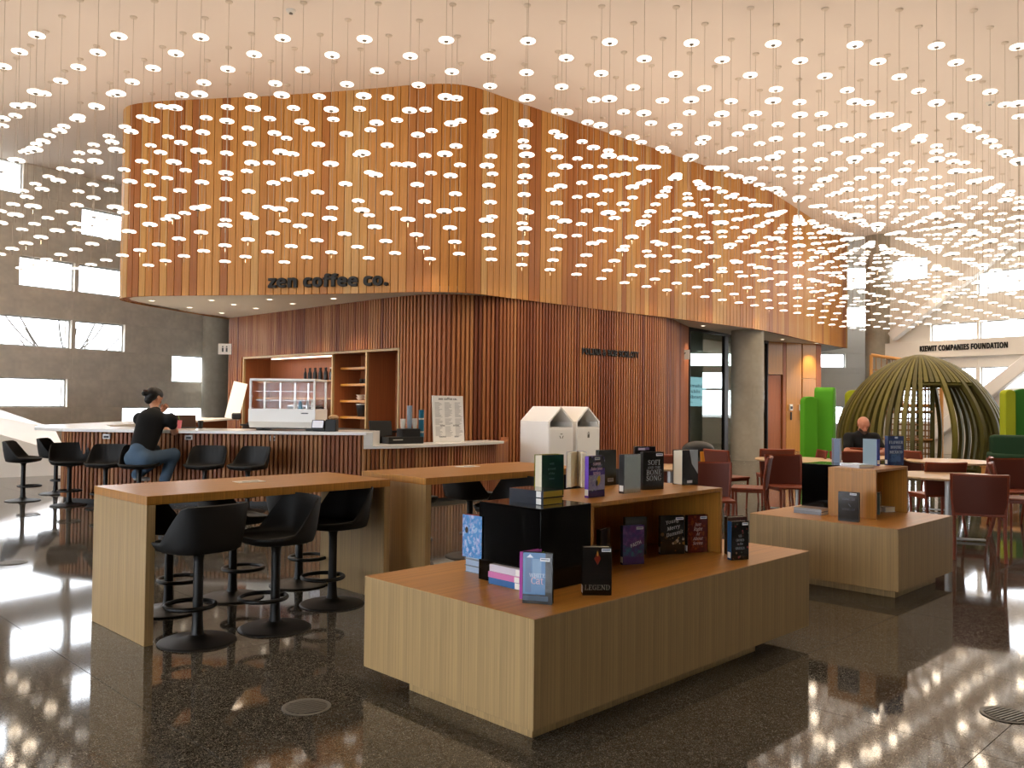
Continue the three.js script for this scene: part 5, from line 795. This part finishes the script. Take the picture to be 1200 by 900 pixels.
// woman at the counter, seen from behind; everything in world metres relative to her stool
{
  const bx = -5.04, bz = 11.6, q = (px, py, z) => { const [x, y, zz] = D(px, py, z); return [x - bx, y, -(zz - bz)]; };
  const o = thing('person', 'seated person in black T-shirt and blue jeans leaning on the cafe counter', 'person', [bx, 0, bz]);
  const pelvis = [0, 0.72, -0.02], chest = q(177, 494, 11.78), neck = q(182, 482, 11.9), shL = q(164, 491, 11.9), shR = q(200, 492, 11.8), hipL = [-0.09, 0.69, -0.05], hipR = [0.09, 0.69, 0.03];
  const elR = q(205, 506, 11.98), haR = q(190, 502.5, 12.18), elL = q(172, 501, 12.28), haL = q(189, 482, 12.12);
  const kneeR = q(203, 533, 11.9), ankR = q(193, 562, 11.86), kneeL = q(184, 538, 12.02), ankL = q(160, 556, 11.92);
  const head = headBones(q(181, 466, 11.98), R(150), 0.35);
  const torso = [bone(pelvis, chest, 0.145, 0.175, [1, 1, 0.85]), bone(chest, neck, 0.14, 0.06), bone(shL, shR, 0.075, 0.07)];
  const arms = [bone(shR, elR, 0.052, 0.042), bone(elR, haR, 0.042, 0.027), bone(shL, elL, 0.052, 0.042), bone(elL, haL, 0.042, 0.027)];
  const legs = [bone(hipR, kneeR, 0.095, 0.075), bone(kneeR, ankR, 0.072, 0.06), bone(hipL, kneeL, 0.095, 0.075), bone(kneeL, ankL, 0.072, 0.058), bone(hipL, hipR, 0.115, 0.115), bone(pelvis, [pelvis[0], 0.8, pelvis[2]], 0.125, 0.125)];
  const dirR = haR.map((v, i) => v - elR[i]), dirL = haL.map((v, i) => v - elL[i]);
  const body = merge([sdfMesh([...torso, ...arms, ...legs, bone(neck, head.p(0, -0.05, -0.02), 0.052, 0.05)], 0.016, 0.04), sdfMesh(head.bones, 0.005, 0.02), sdfMesh(handBones(haR, dirR, [0, 1, 0], 1, 0.4), 0.0035, 0.008), sdfMesh(handBones(haL, dirL, [0, 0, 1], -1, 0.8), 0.0035, 0.008)]);
  const b = part(o, 'body', body, mat.skin); eyes(b, head.p, mat.hair);
  const sleeve = (s, e) => bone(s, s.map((v, i) => v + (e[i] - v) * 0.45), 0.056, 0.05);
  part(o, 'shirt', sdfMesh([...torso, sleeve(shR, elR), sleeve(shL, elL)], 0.014, 0.05, 0.012), mat.shirt);
  part(o, 'jeans', sdfMesh(legs, 0.014, 0.045, 0.012), mat.jeans);
  for (const [a, d] of [[ankR, [0.09, -0.02, -0.08]], [ankL, [0.08, -0.02, -0.09]]]) part(o, 'shoe', sdfMesh([bone([a[0], a[1] - 0.05, a[2]], [a[0] + d[0] * 1.3, a[1] - 0.075, a[2] + d[2] * 1.3], 0.046, 0.036, [1, 0.8, 1])], 0.01, 0.02), mat.shoe);
  part(o, 'hair', sdfMesh([bone(head.p(0, 0.045, -0.045), head.p(0, 0.05, 0.015), 0.095, 0.09), bone(head.p(0, 0.0, -0.06), head.p(0, -0.06, -0.075), 0.085, 0.06), bone(head.p(0, 0.02, -0.13), head.p(0.02, 0.0, -0.16), 0.04, 0.035)], 0.007, 0.02), mat.hair);
  part(o, 'hair_clip', rbox(0.06, 0.03, 0.03, 0.008), mat.brown, head.p(0, 0.04, -0.17));
}
// bald man writing at a round table
{
  const bx = D(1008, 500, 13.75)[0], bz = 13.75, q = (px, py, z) => { const [x, y, zz] = D(px, py, z); return [x - bx, y, -(zz - bz)]; };
  const o = thing('person', 'seated bald bearded person in a black shirt writing at a round table', 'person', [bx, 0, bz]);
  const pelvis = [0, 0.55, 0], chest = [0, 0.92, 0.06], neck = [0, 1.08, 0.08], shL = [-0.2, 1.0, 0.06], shR = [0.2, 1.0, 0.06], elL = [-0.28, 0.79, 0.2], elR = [0.28, 0.79, 0.2], haL = [-0.08, 0.785, 0.36], haR = [0.1, 0.785, 0.38];
  const hipL = [-0.1, 0.52, 0.02], hipR = [0.1, 0.52, 0.02], kL = [-0.14, 0.53, 0.44], kR = [0.14, 0.53, 0.44], aL = [-0.14, 0.09, 0.4], aR = [0.14, 0.09, 0.4];
  const head = headBones([0, 1.22, 0.13], 0, 0.42);
  const torso = [bone(pelvis, chest, 0.16, 0.17, [1, 1, 0.8]), bone(chest, neck, 0.13, 0.07), bone(shL, shR, 0.075, 0.075)], arms = [bone(shL, elL, 0.06, 0.05), bone(elL, haL, 0.048, 0.03), bone(shR, elR, 0.06, 0.05), bone(elR, haR, 0.048, 0.03)];
  const legs = [bone(hipL, kL, 0.1, 0.075), bone(kL, aL, 0.07, 0.05), bone(hipR, kR, 0.1, 0.075), bone(kR, aR, 0.07, 0.05), bone(hipL, hipR, 0.13, 0.13)];
  const body = merge([sdfMesh([...torso, ...arms, ...legs, bone(neck, head.p(0, -0.05, -0.02), 0.062, 0.06)], 0.016, 0.04), sdfMesh(head.bones, 0.005, 0.02), sdfMesh(handBones(haL, [0.7, -0.05, 0.7], [0, 1, 0], -1, 0.6), 0.0035, 0.008), sdfMesh(handBones(haR, [-0.5, -0.05, 0.85], [0, 1, 0], 1, 0.6), 0.0035, 0.008)]);
  const b = part(o, 'body', body, mat.skinMan); eyes(b, head.p, mat.hair);
  part(o, 'beard', sdfMesh([bone(head.p(-0.05, -0.07, 0.04), head.p(0, -0.1, 0.075), 0.03, 0.035), bone(head.p(0.05, -0.07, 0.04), head.p(0, -0.1, 0.075), 0.03, 0.035)], 0.006, 0.02), M(0x4a3a30, 0.9));
  const sl = (s, e) => bone(s, s.map((v, i) => v + (e[i] - v) * 0.62), 0.068, 0.066);
  part(o, 'shirt', sdfMesh([...torso, sl(shL, elL), sl(shR, elR)], 0.014, 0.05, 0.012), mat.shirt); part(o, 'trousers', sdfMesh(legs, 0.016, 0.045, 0.012), mat.shirt);
  for (const a of [aL, aR]) part(o, 'shoe', sdfMesh([bone([a[0], 0.05, a[2]], [a[0], 0.045, a[2] + 0.14], 0.045, 0.04)], 0.012, 0.02), mat.black);
  const ch = copyOf(chairProto, 'red brown chair the bald man sits on'); delete ch.userData.group; at(ch, bx, 0, bz, 0);
}
renderer.render(scene, camera);
